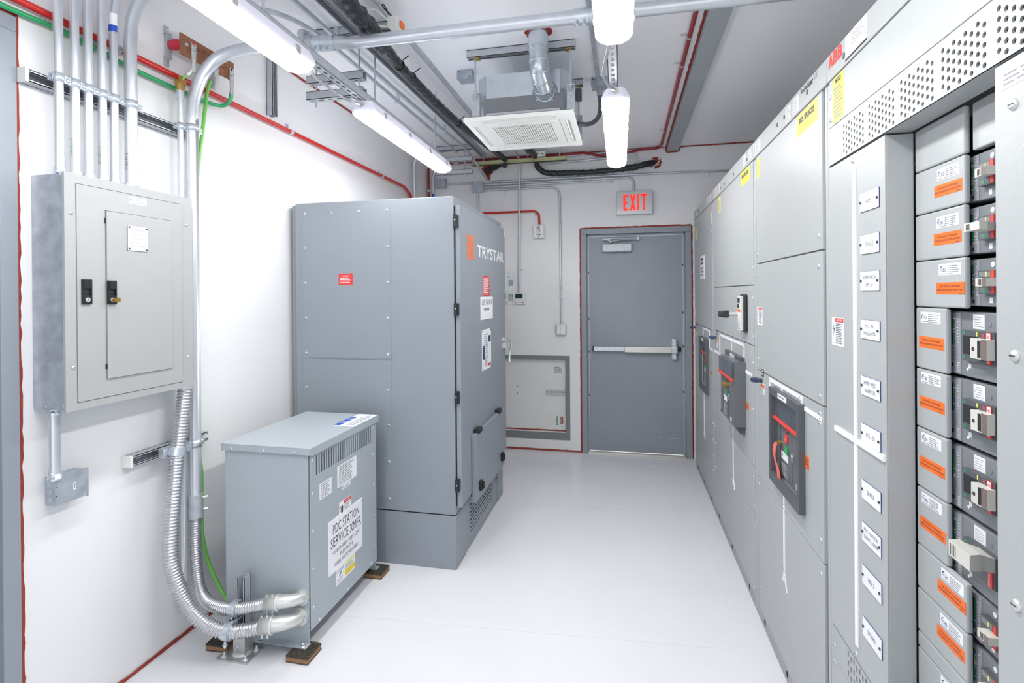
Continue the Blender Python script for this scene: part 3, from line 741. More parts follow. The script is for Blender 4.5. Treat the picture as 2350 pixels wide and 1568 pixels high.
for a, b in [(2.055, z) for z in (.831, .683, .515, .346, .179)] + [(2.622, z) for z in (.832, .684, .519, .350, .181)] + [(2.10, .097), (2.345, .098), (2.59, .100)]: screw(T, Face('L', X1 + .004), a, b, .0075)
mb = MB()
lx0, lx1, ly0, ly1 = X0 - .010, X1 + .016, Y0 - .010, Y1 + .010
mb.box(lx0, lx1, ly0, ly1, .890, .893, 'tx_grey'); mb.box(lx0, lx1, ly0, ly0 + .003, .862, .890, 'tx_grey'); mb.box(lx0, lx1, ly1 - .003, ly1, .862, .890, 'tx_grey')
mb.box(lx0, lx0 + .003, ly0, ly1, .858, .890, 'tx_grey'); mb.box(lx1 - .003, lx1, ly0 + .004, ly1, .856, .890, 'tx_grey')
lid = mb.build('lid', T, bevel=.0012)
for a in (.255, .42, .575): screw(T, Face('B', ly0), a, .871, .006)
mb = MB(); FK = Face('T', .893); mb.fpoly(FK, [(.535, 2.40), (.648, 2.40), (.648, 2.66), (.535, 2.66)], 0, .0006, 'white')
# sign on the lid is read from the right: letters run along y
class LidFace:
    su = 1
    def p(s, a, b, c=0.): return (X1 + .010 - b, 2.40 + a, .8936 + c)
LF = LidFace()
mb.lines(LF, .01, .25, .070, .112, 1, .0006, 'blue', 8, .85); mb.lines(LF, .02, .24, .008, .058, 4, .0006, 'ink_soft', 4)
mb.build('label_sticker', lid)
def sticker(parent, F, a0, a1, b0, b1, c, rows, seed, name='label_sticker', m='white', ink='ink_soft', head=None, label=None):
    mb = MB(); mb.fbox(F, a0, a1, b0, b1, c, c + .0005, m)
    if head: mb.fbox(F, a0 if F.su > 0 else a0, a1, b1 - (b1 - b0) * head[1], b1, c + .0005, c + .0009, head[0])
    hh = (b1 - b0) * (head[1] if head else 0)
    W = a1 - a0
    mb.lines(F, a0 + W * .08, a1 - W * .08, b0 + (b1 - b0) * .06, b1 - hh - (b1 - b0) * .05, rows, c + .0009, ink, seed)
    return mb.build(name, parent, label=label)
FS = Face('L', X1 + .004)
sticker(side, FS, 2.105, 2.204, .633, .706, 0, 8, 11)
sticker(side, FS, 2.254, 2.436, .632, .737, 0, 11, 12)
mb = MB(); cbs(mb, FS, 2.296, 2.374, .608, .630, 0); mb.build('label_sticker', side)
mb = MB(); mb.fbox(FS, 2.267, 2.381, .470, .556, 0, .0005, 'white'); mb.fbox(FS, 2.312, 2.379, .536, .554, .0005, .0009, 'danger_red'); mb.text(FS, 'DANGER', 2.346, .545, .05, .010, .0012, 'white')
mb.lines(FS, 2.315, 2.378, .475, .532, 8, .0009, 'ink_soft', 13); mb.fpoly(FS, [(2.285, .500), (2.300, .498), (2.303, .528), (2.294, .540), (2.284, .525)], .0005, .0009, 'ink'); mb.fpoly(FS, [(2.272, .535), (2.282, .537), (2.276, .520), (2.281, .508), (2.272, .520)], .0005, .0009, 'ink')
mb.build('warning_sticker', side)
mb = MB(); mb.fbox(FS, 2.172, 2.487, .249, .500, .0, .0030, 'white'); c = .0034
mb.text(FS, 'PDC STATION', 2.330, .452, .245, .046, c, 'ink'); mb.text(FS, 'SERVICE XMFR', 2.330, .392, .285, .046, c, 'ink')
mb.text(FS, '45 kVA 480V-208Y/120V', 2.330, .343, .25, .020, c, 'ink'); mb.text(FS, 'FED FROM:', 2.330, .312, .12, .019, c, 'ink'); mb.text(FS, 'MAIN SWITCHBOARD', 2.330, .281, .22, .019, c, 'ink')
for a, b in ((2.183, .488), (2.476, .488), (2.183, .260), (2.476, .260)): mb.fcyl(FS, a, b, .003, .003, .005, 'cast', 10)
mb.build('nameplate', side, label='white sign naming the station service transformer')
mb = MB(); mb.fbox(FS, 2.236, 2.411, .170, .2488, 0, .0005, 'white'); mb.fbox(FS, 2.32, 2.408, .178, .205, .0005, .0009, 'yellow_stripe'); mb.fbox(FS, 2.32, 2.408, .232, .240, .0005, .0009, 'yellow')
mb.lines(FS, 2.32, 2.408, .208, .230, 4, .0009, 'ink_soft', 14); mb.lines(FS, 2.24, 2.31, .226, .240, 2, .0009, 'ink_soft', 15); mb.fpoly(FS, [(2.262, .205), (2.268, .200), (2.285, .222), (2.281, .225)], .0005, .0009, 'ink'); mb.lines(FS, 2.245, 2.31, .176, .196, 3, .0009, 'ink_soft', 16)
mb.build('warning_sticker', side)
for y0, y1 in ((Y0 + .001, Y0 + .004), (Y1 - .004, Y1 - .001)): MB().box(X0 + .004, X1 - .002, y0, y1, .034, .114, 'tx_grey').build('foot_rail', T)
for ya, yb in ((Y0 - .035, Y0 + .004), (Y1 - .004, Y1 + .035)): MB().box(X0 + .004, X1 + .002, ya, yb, .031, .034, 'tx_grey').build('foot_flange', T)
FZ = Face('T', .034)
bolt(T, FZ, .618, 2.008, .008); bolt(T, FZ, .235, 2.008, .008); bolt(T, FZ, .618, 2.675, .008)
mb = MB(); mb.box(.40, .425, 2.003, 2.006, .0342, .0346, 'ink'); mb.build('slot', T)
def pad(loc, rz, label):
    t = thing('vibration_pad', label, 'vibration pad', loc, 'ribbed vibration pads under the transformer', rz)
    s = .052
    def loc_(mb, x0, x1, y0, y1, z0, z1, m): mb.box(loc[0] + x0, loc[0] + x1, loc[1] + y0, loc[1] + y1, z0, z1, m)
    mb = MB(); loc_(mb, -s, s, -s, s, .0, .005, 'pad_rubber'); loc_(mb, -s, s, -s, s, .022, .026, 'pad_rubber')
    for k in range(14): loc_(mb, -s + k * .0076, -s + k * .0076 + .004, -s, s, .026, .0305, 'pad_rubber')
    mb.build('ribbed_sheet', t)
    mb = MB(); loc_(mb, -s + .001, s - .001, -s + .001, s - .001, .005, .022, 'pad_cork'); mb.build('cork_core', t)
    return t
pad((.628, 2.000, 0), 0, 'ribbed brown pad under the front right foot of the transformer')
pad((.232, 1.995, 0), .05, 'ribbed brown pad under the front left foot of the transformer, behind the stanchion')
pad((.632, 2.670, 0), 0, 'ribbed brown pad under the back right foot of the transformer')
pad((.232, 2.670, 0), 0, 'ribbed brown pad under the back left foot of the transformer')

# stanchion holding the flexible conduits
t = thing('conduit_stanchion', 'floor post of slotted channel on a bolted plate, clamping the flexible conduits', 'support post', (.352, 1.955, 0))
mb = MB(); mb.box(.272, .425, 1.900, 2.004, 0, .007, 'stainless'); mb.build('base_plate', t, bevel=.0008)
mb = MB(); mb.box(.325, .383, 1.938, 1.995, .007, .105, 'stainless'); mb.build('socket', t, bevel=.002)
mb = MB(); strut(mb, (.354, 1.990, .02), (.354, 1.990, .335), (0, -1, 0), m='galv_dull'); mb.build('post', t)
mb = MB(); mb.rev((.352, 1.966, .007), (0, 0, 1), [(0, .045), (.004, .042), (.009, .036)], 'cast', 20); mb.build('weld_bead', t)
for a, b in ((.296, 1.922), (.400, 1.922), (.405, 1.985)): bolt(t, Face('T', .007), a, b, .009)
bolt(t, Face('B', 1.938), .345, .035, .006)
for z, x, y, r in ((.144, .352, 1.882, .031), (.212, .345, 1.929, .027)):
    mb = MB(); mb.cyl((x - .016, y, z), (x + .016, y, z), r + .003, 'zinc', 18); mb.box(x - .016, x + .016, y, 1.952, z + r - .004, z + r + .002, 'zinc'); mb.box(x - .014, x + .014, y - .01, 1.95, z - r - .004, z - r, 'zinc')
    mb.cyl((x, y - .02, z - r - .025), (x, y - .02, z - r + .004), .005, 'zinc', 8); mb.cyl((x, y - .02, z - r - .016), (x, y - .02, z - r - .008), .010, 'zinc', 6)
    mb.build('pipe_clamp', t, bevel=.001)

# ================================================================ TALL GEN TAP CABINET
K = thing('equipment_cabinet', 'tall dark grey steel cabinet with white lettering on its door, by the left wall', 'electrical cabinet', (.55, 3.37, 0))
KX0, KX1, KY0, KY1 = .055, 1.057, 2.790, 3.950
mb = MB(); mb.box(KX0, KX1, KY0, KY1, .312, 2.116, 'cab_grey'); mb.build('cabinet_body', K, bevel=.003)
mb = MB(); mb.box(.020, KX0 + .01, KY0 + .02, KY1, .312, 2.108, 'cab_grey'); mb.build('rear_flange', K)
mb = MB(); mb.box(KX0, 1.057, KY0 + .002, 2.975, 0, .305, 'cab_grey'); mb.box(KX0, 1.048, 2.975, 3.775, 0, .305, 'cab_grey'); mb.box(KX0, 1.057, 3.775, KY1, 0, .305, 'cab_grey')
mb.box(KX0, 1.05, KY0 + .006, KY1, .30, .314, 'slot_dark'); mb.build('plinth', K, bevel=.0015)
FLv = Face('L', 1.048)
hs = []
for r_ in range(8):
    for c_ in range(10):
        a, b = 3.09 + c_ * .056 + (r_ % 2) * .020, .255 - r_ * .024
        if a > 3.66: continue
        hs.append([(a - .018, b - .005), (a + .018, b - .005), (a + .022, b), (a + .018, b + .005), (a - .018, b + .005), (a - .022, b)])
mb = MB(); mb.plate(FLv, [(2.982, .004), (3.768, .004), (3.768, .300), (2.982, .300)], hs, .003, .006, 'cab_grey'); mb.fbox(FLv, 3.05, 3.70, .06, .28, -.002, .0008, 'slot_dark'); mb.fcyl(FLv, 3.735, .19, .007, .006, .012, 'black'); mb.build('louver_panel', K)
FK1 = Face('B', KY0)
mb = MB(); mb.fbox(FK1, .098, .673, 1.183, 2.078, 0, .003, 'cab_grey'); mb.fbox(FK1, .100, .676, 1.190, 1.206, .003, .005, 'cab_grey'); ap = mb.build('access_panel', K, bevel=.001)
mb = MB(); mb.fbox(FK1, .100, .675, .362, 1.180, 0, .003, 'cab_grey'); mb.build('access_panel', K, bevel=.001)
for a, b in [(.123, z) for z in (2.052, 1.845, 1.635, 1.425, 1.215, 1.008, .80, .59, .378)] + [(.654, z) for z in (2.051, 1.841, 1.634, 1.424, 1.214, 1.006, .804, .591, .378)] + [(.298, 2.051), (.474, 2.051)]: screw(K, Face('B', KY0 - .003), a, b, .0085, 'galv')
mb = MB(); mb.fbox(FK1, .343, .434, 1.621, 1.689, .003, .0036, 'danger_red'); F3 = Face('B', KY0 - .0036)
mb.text(F3, 'DANGER', .388, 1.673, .038, .008, .0004, 'white'); mb.lines(F3, .353, .424, 1.632, 1.664, 4, .0004, 'white', 21); mb.build('warning_sticker', ap)
KD = 1.090; FD2 = Face('L', KD)
mb = MB()
mb.fpoly(Face('L', 1.062), [(2.802, .350), (2.978, .350), (2.998, .372), (3.770, .372), (3.80, .350), (3.940, .350), (3.940, 2.068), (2.802, 2.068)], 0, KD - 1.062, 'cab_grey')
dr = mb.build('cabinet_door', K, bevel=.004)
mb = MB(); mb.box(1.057, 1.062, 2.800, 3.94, .36, 2.06, 'slot_dark'); mb.build('door_gasket', K)
for z in (1.973, 1.475, .978, .482):
    mb = MB(); mb.box(1.060, 1.084, 2.778, 2.800, z - .035, z + .035, 'hinge_black'); mb.cyl((1.070, 2.776, z - .033), (1.070, 2.776, z + .036), .010, 'hinge_black', 12); mb.cyl((1.072, 2.772, z + .006), (1.072, 2.766, z + .006), .004, 'zinc', 8); mb.build('hinge', K, bevel=.002)
mb = MB(); mb.fbox(FD2, 2.997, 3.760, .300, .712, .002, .028, 'cab_grey'); sub = mb.build('lift_flap', dr, bevel=.003)
FF = Face('L', KD + .028)
for a, b in ((3.085, .728), (3.62, .728)):
    mb = MB(); mb.fbox(FD2, a - .04, a + .04, b - .022, b + .006, .0, .036, 'hinge_black'); mb.build('hinge', dr, bevel=.003)
for a in (3.085, 3.655):
    mb = MB(); mb.fpoly(FF, [(a - .022, .352), (a + .012, .352), (a + .022, .375), (a + .022, .395), (a + .012, .412), (a - .022, .412)], 0, .018, 'black'); mb.fbox(FF, a - .006, a + .006, .36, .405, .018, .028, 'black'); mb.build('turn_latch', dr, bevel=.003)
c = .0008
mb = MB(); e0, e1, et, eb = 2.936, 3.087, 1.914, 1.765; rh = (et - eb) / 8
def bar(x0, x1, r, f=.62): mb.fbox(FD2, x0, x1, et - r * rh - rh * f, et - r * rh, .0002, c, 'orange')
bar(e0, 3.008, 0); bar(3.016, e1, 0); bar(e0 + .016, e1 - .022, 1); bar(e0 + .016, 3.004, 2); bar(3.012, e1 - .022, 2)
for r in range(3, 8): bar(e0, 3.000, r); bar(3.026, e1, r)
for x0, x1, z0, z1 in ((e0, e0 + .005, et - 3 * rh, et), (e1 - .005, e1, et - 3 * rh, et), (3.001, 3.007, eb + .006, et - 2.2 * rh), (3.018, 3.024, eb + .006, et - 2.2 * rh)): mb.fbox(FD2, x0, x1, z0, z1, .0002, c + .0001, 'orange')
mb.build('logo', dr, label='orange barred emblem')
mb = MB(); mb.text(FD2, 'TRYSTAR', 3.522, 1.836, .72, .074, c, 'white', .002); mb.build('lettering', dr)
sticker(dr, FD2, 3.286, 3.450, 1.545, 1.681, .0003, 9, 22, 'warning_sticker', 'danger_red', 'white')
mb = MB(); mb.fbox(FD2, 3.221, 3.534, 1.392, 1.542, .0, .003, 'white'); mb.text(FD2, 'GEN TAP BOX', 3.378, 1.507, .26, .038, .0034, 'ink'); mb.lines(FD2, 3.30, 3.455, 1.444, 1.466, 1, .0034, 'ink_soft', 24, .8); mb.build('nameplate', dr, label='white sign reading GEN TAP BOX')
mb = MB(); mb.fbox(FD2, 3.250, 3.476, 1.058, 1.325, .0, .003, 'white'); mb.lines(FD2, 3.30, 3.40, 1.08, 1.30, 16, .0034, 'ink_soft', 23); mb.fbox(FD2, 3.258, 3.305, 1.13, 1.22, .003, .0034, 'ink_blue'); mb.fbox(FD2, 3.405, 3.465, 1.235, 1.28, .003, .0034, 'ink_blue'); mb.fbox(FD2, 3.40, 3.465, 1.075, 1.092, .003, .0034, 'danger_red')
for a, b in ((3.257, 1.317), (3.469, 1.317), (3.257, 1.066), (3.469, 1.066)): mb.fcyl(FD2, a, b, .005, .003, .006, 'ink', 10)
mb.build('instruction_sheet', dr)
mb = MB(); mb.fcyl(FD2, 3.85, 1.21, .022, 0, .012, 'cast', 18); mb.fcyl(FD2, 3.85, 1.21, .010, .012, .045, 'cast', 12)
mb.tube(spline([FD2.p(3.83, 1.225, .04), FD2.p(3.86, 1.215, .055), FD2.p(3.88, 1.18, .060), FD2.p(3.89, 1.13, .050), FD2.p(3.885, 1.075, .042), FD2.p(3.875, 1.035, .046)], 6), .009, 'cast', 12)
mb.fbox(FD2, 3.835, 3.865, 1.15, 1.19, 0, .03, 'cast'); mb.build('door_handle', dr)
mb = MB(); mb.fbox(FD2, 3.93, 3.95, 2.0, 2.06, -.015, .006, 'cast'); mb.build('padlock_tab', dr, bevel=.003)
# ================================================================ BACK WALL
t = thing('access_hatch', 'low framed white hatch in the back wall beside the tall cabinet', 'hatch', (1.0, DY, .11))
FBk = Face('B', DY)
mb = MB()
for a0, a1, b0, b1 in ((.60, 1.470, .903, .945), (.60, 1.470, .112, .182), (1.430, 1.470, .182, .903)): mb.fbox(FBk, a0, a1, b0, b1, -.002, .006, 'access_grey')
mb.fbox(FBk, .60, 1.432, .903, .906, -.05, 0, 'access_grey'); mb.fbox(FBk, 1.428, 1.432, .18, .905, -.05, 0, 'access_grey'); mb.fbox(FBk, .60, 1.432, .180, .184, -.05, 0, 'access_grey')
mb.build('hatch_frame', t, bevel=.001)
mb = MB(); mb.fbox(FBk, .61, 1.427, .186, .902, -.055, -.045, 'access_white'); pn = mb.build('hatch_panel', t)
Fh = Face('B', DY + .045)
mb = MB()
for z in (.53, .60): mb.fcyl(Fh, .93, z + .02, .006, 0, .002, 'ink')
mb.build('rivet', t)
mb = MB(); mb.tube(spline([Fh.p(1.428, .590, .02), Fh.p(1.33, .594, .025), Fh.p(1.25, .594, .028), Fh.p(1.232, .580, .028), Fh.p(1.25, .566, .028), Fh.p(1.33, .566, .025), Fh.p(1.428, .566, .02)], 6), .006, 'galv_dull', 8); mb.build('latch_loop', t)
mb = MB(); mb.fbox(Fh, 1.300, 1.408, .757, .832, 0, .0006, 'paper'); mb.lines(Fh, 1.305, 1.403, .762, .828, 6, .001, 'ink_soft', 31, .6); mb.build('label_sticker', pn)
mb = MB(); mb.fbox(Fh, 1.325, 1.346, .245, .332, 0, .0006, 'led_green'); mb.lines(Fh, 1.329, 1.342, .25, .325, 7, .001, 'white', 32); mb.build('label_sticker', pn, label='green sticker')
mb = MB(); mb.fbox(Fh, 1.365, 1.395, .262, .330, 0, .0006, 'red_dark'); mb.lines(Fh, 1.369, 1.391, .268, .324, 5, .001, 'white', 33); mb.build('label_sticker', pn, label='dark red sticker')
trim_strip(14, [(.62, DY + .043, .192), (1.426, DY + .043, .192)], (0, -1, 0), .014, 51)

# exit sign
t = thing('exit_sign', 'brushed exit sign with red letters above the door', 'exit sign', (2.10, 5.08, 2.30))
FE = Face('B', 5.052)
mb = MB(); mb.box(1.934, 2.266, 5.052, 5.106, 2.306, 2.527, 'exit_body'); hb = mb.build('sign_housing', t, bevel=.004)
mb = MB()
def L_(x0, x1, z0, z1): mb.fbox(FE, x0, x1, z0, z1, 0, .0008, 'exit_red')
z0, z1, st = 2.342, 2.497, .021
L_(1.995, 2.016, z0, z1); L_(2.016, 2.043, z0, z0 + st); L_(2.016, 2.043, z1 - st, z1); L_(2.016, 2.038, (z0 + z1 - st) / 2, (z0 + z1 + st) / 2)
mb.fpoly(FE, [(2.055, z0), (2.077, z0), (2.112, z1), (2.090, z1)], 0, .0008, 'exit_red'); mb.fpoly(FE, [(2.090, z0), (2.112, z0), (2.077, z1), (2.055, z1)], .0001, .0009, 'exit_red')
L_(2.124, 2.145, z0, z1); L_(2.177, 2.198, z0, z1); L_(2.156, 2.219, z1 - st, z1)
mb.build('lettering', t)
mb = MB(); mb.fpoly(FE, [(1.957, 2.41), (1.972, 2.402), (1.972, 2.418)], 0, .0006, 'galv_dull'); mb.fpoly(FE, [(2.243, 2.41), (2.228, 2.402), (2.228, 2.418)], 0, .0006, 'galv_dull'); mb.fcyl(FE, 2.245, 2.335, .003, 0, .001, 'brk_mid', 8); mb.build('chevron', t)
# fire alarm strobe
t = thing('fire_alarm_strobe', 'white fire alarm strobe at the end of the red conduit', 'fire alarm', (1.175, 5.08, 2.10))
FS2 = Face('B', 5.062)
mb = MB(); mb.box(1.118, 1.234, 5.070, 5.107, 2.107, 2.245, 'white_plastic'); mb.fpoly(FS2, [(1.124, 2.14), (1.14, 2.11), (1.212, 2.11), (1.228, 2.14), (1.228, 2.235), (1.124, 2.235)], -.010, .004, 'white_plastic'); mb.build('housing', t, bevel=.004)
mb = MB(); mb.fbox(FS2, 1.160, 1.190, 2.165, 2.225, .003, .016, 'clear'); mb.build('strobe_lens', t, bevel=.003)
mb = MB(); mb.fbox(FS2, 1.135, 1.217, 2.151, 2.153, .004, .0046, 'brk_mid'); mb.fpoly(FS2, [(1.152, 2.142), (1.165, 2.149), (1.165, 2.135)], .004, .0048, 'ink'); mb.fpoly(FS2, [(1.200, 2.142), (1.187, 2.149), (1.187, 2.135)], .004, .0048, 'ink'); mb.fbox(FS2, 1.172, 1.180, 2.118, 2.146, .004, .0048, 'ink_soft'); mb.build('horn_marking', t)
t = thing('fire_alarm_conduit', 'bright red conduit curving down to the fire alarm strobe on the back wall', 'conduit', (.5, 5.08, 2.38))
mb = MB(); mb.tube(fillet([(.3, 5.085, 2.381), (1.176, 5.085, 2.381), (1.180, 5.085, 2.245)], .10, 10), .0105, 'red_pipe', 12); mb.build('tube', t)
mb = MB(); mb.cyl((1.135, 5.085, 2.352), (1.148, 5.085, 2.338), .0125, 'cast', 12); mb.box(1.11, 1.135, 5.102, 5.107, 2.33, 2.345, 'cast'); mb.build('pipe_strap', t)
# thermostats and paper
def thermostat(x0, label):
    t = thing('thermostat', label, 'thermostat', (x0 + .062, 5.1, 1.45), 'thermostats on the back wall')
    F = Face('B', 5.086); mb = MB(); mb.box(x0, x0 + .124, 5.086, 5.107, 1.455, 1.577, 'white_plastic'); b = mb.build('housing', t, bevel=.004)
    mb = MB(); mb.fbox(F, x0 + .022, x0 + .098, 1.513, 1.560, 0, .0012, 'lcd'); mb.build('screen', t)
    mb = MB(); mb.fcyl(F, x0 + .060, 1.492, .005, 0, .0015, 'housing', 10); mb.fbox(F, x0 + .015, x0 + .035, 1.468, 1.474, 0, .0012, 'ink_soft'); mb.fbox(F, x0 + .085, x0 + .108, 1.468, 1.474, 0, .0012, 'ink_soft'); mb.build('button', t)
thermostat(.908, 'thermostat with a dark screen at the foot of the upright back-wall conduit')
thermostat(.735, 'second thermostat, mostly hidden behind the tall cabinet')
t = tag(MB().box(.862, .905, 5.085, 5.107, 1.50, 1.56, 'galv_dull').box(.868, .900, 5.080, 5.085, 1.545, 1.555, 'galv').build('metal_bracket', loc=(.88, 5.1, 1.5)), 'small metal box between the two thermostats', 'bracket')
mb = MB()
for k in range(6): 
    x = .80 + k * .026; mb.hexa([(x, 5.104, 1.58), (x + .026, 5.104, 1.58), (x + .026, 5.106, 1.58), (x, 5.106, 1.58), (x, 5.10 - .004 * (k % 2), 1.80 - .012 * (k % 3)), (x + .026, 5.10 - .004 * ((k + 1) % 2), 1.80 - .012 * ((k + 1) % 3)), (x + .026, 5.106, 1.80 - .012 * ((k + 1) % 3)), (x, 5.106, 1.80 - .012 * (k % 3))], 'paper')
mb.lines(Face('B', 5.099), .85, .89, 1.72, 1.745, 3, .0005, 'ink_soft', 41); mb.lines(Face('B', 5.099), .86, .915, 1.64, 1.70, 7, .0005, 'ink_soft', 42, .6)
tag(mb.build('document_pouch', loc=(.88, 5.1, 1.6)), 'creased clear pouch of papers taped to the wall above the thermostats', 'papers')

# conduit runs on the back wall
RUN = 'grey conduits running along the back wall from the square junction box'
def wconduit(name_pts, label, r=.0105, group=RUN, straps=(), m='galv'):
    pts = [Vector(p) for p in name_pts]; t = thing('conduit', label, 'conduit', pts[0], group)
    mb = MB(); mb.tube(fillet(pts, .11, 10), r, m, 12); mb.build('tube', t)
    for (x, z, horiz) in straps:
        mb = MB()
        if horiz: mb.cyl((x - .008, pts[0].y, z), (x + .008, pts[0].y, z), r + .0018, 'zinc', 12); mb.box(x - .007, x + .007, 5.098, 5.107, z - .045, z, 'zinc')
        else: mb.cyl((x, pts[0].y, z - .008), (x, pts[0].y, z + .008), r + .0018, 'zinc', 12); mb.box(x, x + .04, 5.098, 5.107, z - .007, z + .007, 'zinc')
        mb.build('pipe_strap', t)
    return t
y = 5.090
wconduit([(.606, y, 2.694), (1.9, y, 2.694), (RX - .4, y, 2.680)], 'topmost conduit of the back-wall run, continuing past the exit sign to the right', straps=((.83, 2.694, 1), (2.78, 2.684, 1)))
wconduit([(.606, y, 2.668), (2.090, y, 2.668), (2.095, y, 2.527)], 'conduit of the back-wall run that bends down into the exit sign', straps=((1.89, 2.668, 1),))
wconduit([(.606, y, 2.642), (.95, y, 2.642), (1.05, y, 2.648), (1.9, y, 2.650)], 'middle conduit of the back-wall run')
wconduit([(.606, y, 2.612), (1.385, y, 2.612), (1.392, y, 1.262)], 'conduit of the back-wall run that bends down to the weatherproof box', straps=((.83, 2.612, 1), (1.388, 1.53, 0)))
wconduit([(.21, y, 2.695), (.50, y, 2.695)], 'short conduit joining the small corner box to the square junction box', group=None)
wconduit([(.549, y, 2.60), (.549, y, 1.9)], 'conduit dropping from the square junction box behind the tall cabinet', group=None)
wconduit([(1.00, 4.2, 2.895), (1.00, 5.04, 2.895), (.985, 5.062, 2.60), (.972, 5.075, 1.578)], 'upright conduit crossing the run and ending at the thermostat', group=None, straps=((.972, 1.80, 0),))
wconduit([(1.10, 4.2, 2.895), (1.10, 4.92, 2.895)], 'short ceiling conduit behind the cassette unit, right of the thermostat conduit', group=None)
wconduit([(1.20, y, 2.845), (2.03, y, 2.868)], 'conduit above the black hose running to the grey cover box', group=None, straps=((1.68, 2.858, 1),))
wconduit([(1.20, y, 2.905), (1.75, y, 2.915), (2.2, y, 2.925)], 'conduit just under the red one along the top of the back wall', group=None, m='galv')
def jbox(label, x0, x1, y0, y1, z0, z1, face='B', m='galv_box', grp=None):
    t = thing('junction_box', label, 'junction box', ((x0 + x1) / 2, y1 if face == 'B' else (y0 + y1) / 2, z0), grp)
    mb = MB(); mb.box(x0, x1, y0, y1, z0, z1, m); b = mb.build('box_body', t, bevel=.0015)
    F = Face('B', y0); mb = MB(); mb.fbox(F, x0 - .002, x1 + .002, z0 - .002, z1 + .002, 0, .002, m)
    for a, b_ in ((x0 + .010, z1 - .010), (x1 - .010, z0 + .010)): mb.fcyl(F, a, b_, .004, .002, .004, 'ink', 8)
    mb.build('cover', t); return t
jbox('square galvanized junction box where the back-wall conduits meet', .494, .608, 5.055, 5.107, 2.590, 2.702)
jbox('small galvanized box in the left corner of the back wall', .110, .212, 5.06, 5.107, 2.655, 2.752)
jbox('pale flat box near the ceiling behind the right-hand lamp', 2.030, 2.118, 5.07, 5.107, 2.787, 2.893, m='galv_dull')
t = thing('weatherproof_box', 'small rounded grey box at the bottom of the back-wall conduit, above the hatch', 'junction box', (1.39, 5.1, 1.15))
mb = MB(); mb.box(1.336, 1.444, 5.06, 5.107, 1.150, 1.262, 'cast'); bb = mb.build('box_body', t, bevel=.012)
mb = MB(); mb.box(1.350, 1.430, 5.050, 5.060, 1.165, 1.248, 'cast')
for a in (1.372, 1.408):
    for k in range(4): mb.fcyl(Face('B', 5.05), 1.39, 1.175 + k * .02, .003, 0, .002, 'ink_soft', 6)
mb.build('cover', t, bevel=.004)
# hoses with black tape
def seal(x, z, r, label, d=.02, F=None):
    R = random.Random(int(x * 1000)); mb = MB(); n = 28
    pts = []
    for k in range(n):
        q = 2 * PI * k / n; rr_ = r * R.uniform(.9, 1.08); pts.append((x + math.cos(q) * rr_, z + math.sin(q) * rr_))
    mb.fpoly(F or FBk, pts, 0, .006, 'caulk')
    return tag(mb.build('firestop_seal', loc=(F or FBk).p(x, z, 0)), label, 'sealant')
seal(.645, 2.815, .062, 'red sealant round the dark hose where it enters the back wall at left')
seal(.655, 2.742, .026, 'small patch of red sealant where the ceiling conduit enters the back wall')
seal(2.300, 2.795, .055, 'red sealant patch where the black hose enters the wall above the exit sign')
mb = MB(); R = random.Random(9)
for k in range(14):
    q = R.uniform(0, 6.28); rr_ = R.uniform(.02, .048); mb.rev((2.30 + math.cos(q) * rr_, DY - .006, 2.795 + math.sin(q) * rr_), (0, -1, 0), [(0, .012), (.010, .010), (.014, .003), (.014, 0)], 'white' if k % 2 else 'copper', 8)
tag(mb.build('foam_sealant', loc=(2.30, DY, 2.795)), 'lumpy off-white foam inside the red patch above the exit sign', 'sealant')
def hose(pts, r, label, seed, sharp=8):
    R = random.Random(seed); P = resample(spline(pts, 10), .012); ph = [R.uniform(.9, 1.1) for _ in range(len(P) + 2)]
    mb = MB(); mb.tube(P, r, 'tape', 16, rf=lambda i, k, q: r * ph[i] * (1 + .06 * math.sin(3 * q + i * .9) + .04 * math.sin(5 * q - i * 1.7)))
    t = thing('taped_hose', label, 'hose', P[0]); mb.build('hose', t); return t
hose([(.93, 1.2, 2.82), (.90, 1.6, 2.80), (.87, 1.95, 2.79), (.865, 2.15, 2.785), (.845, 2.30, 2.79), (.83, 2.40, 2.80)], .040, 'thick crumpled black wrapped hose coming in under the ceiling', 1)
h2 = hose([(.83, 2.38, 2.82), (.815, 2.6, 2.805), (.815, 2.85, 2.80), (.82, 3.3, 2.80), (.83, 3.7, 2.81), (.85, 4.2, 2.83), (.87, 4.6, 2.85), (.88, 4.90, 2.862)], .0245, 'long black taped hose running under the ceiling beside the channel', 2)
for y, x in ((2.62, .815), (2.78, .815), (3.6, .828), (4.88, .88)): MB().cyl((x, y, 2.805), (x, y + .006, 2.806), .029, 'black', 14).cyl((x + .02, y, 2.83), (x + .045, y + .02, 2.86), .003, 'black', 6).build('cable_tie', h2)
hose([(.88, 4.90, 2.862), (.84, 4.98, 2.86), (.76, 5.04, 2.84), (.68, 5.08, 2.82), (.64, 5.12, 2.815)], .030, 'black hose end bending from the channel into the back wall', 3)
hose([(1.10, 4.30, 2.88), (1.13, 4.55, 2.885), (1.16, 4.78, 2.885), (1.175, 4.90, 2.870), (1.172, 4.98, 2.84), (1.180, 5.03, 2.80), (1.235, 5.05, 2.755), (1.33, 5.055, 2.738), (1.50, 5.055, 2.735), (1.70, 5.055, 2.73), (1.9, 5.055, 2.74), (2.10, 5.06, 2.755), (2.22, 5.065, 2.782), (2.29, 5.10, 2.795)], .027, 'black taped hose sagging across the back wall to the patch above the exit sign', 4)
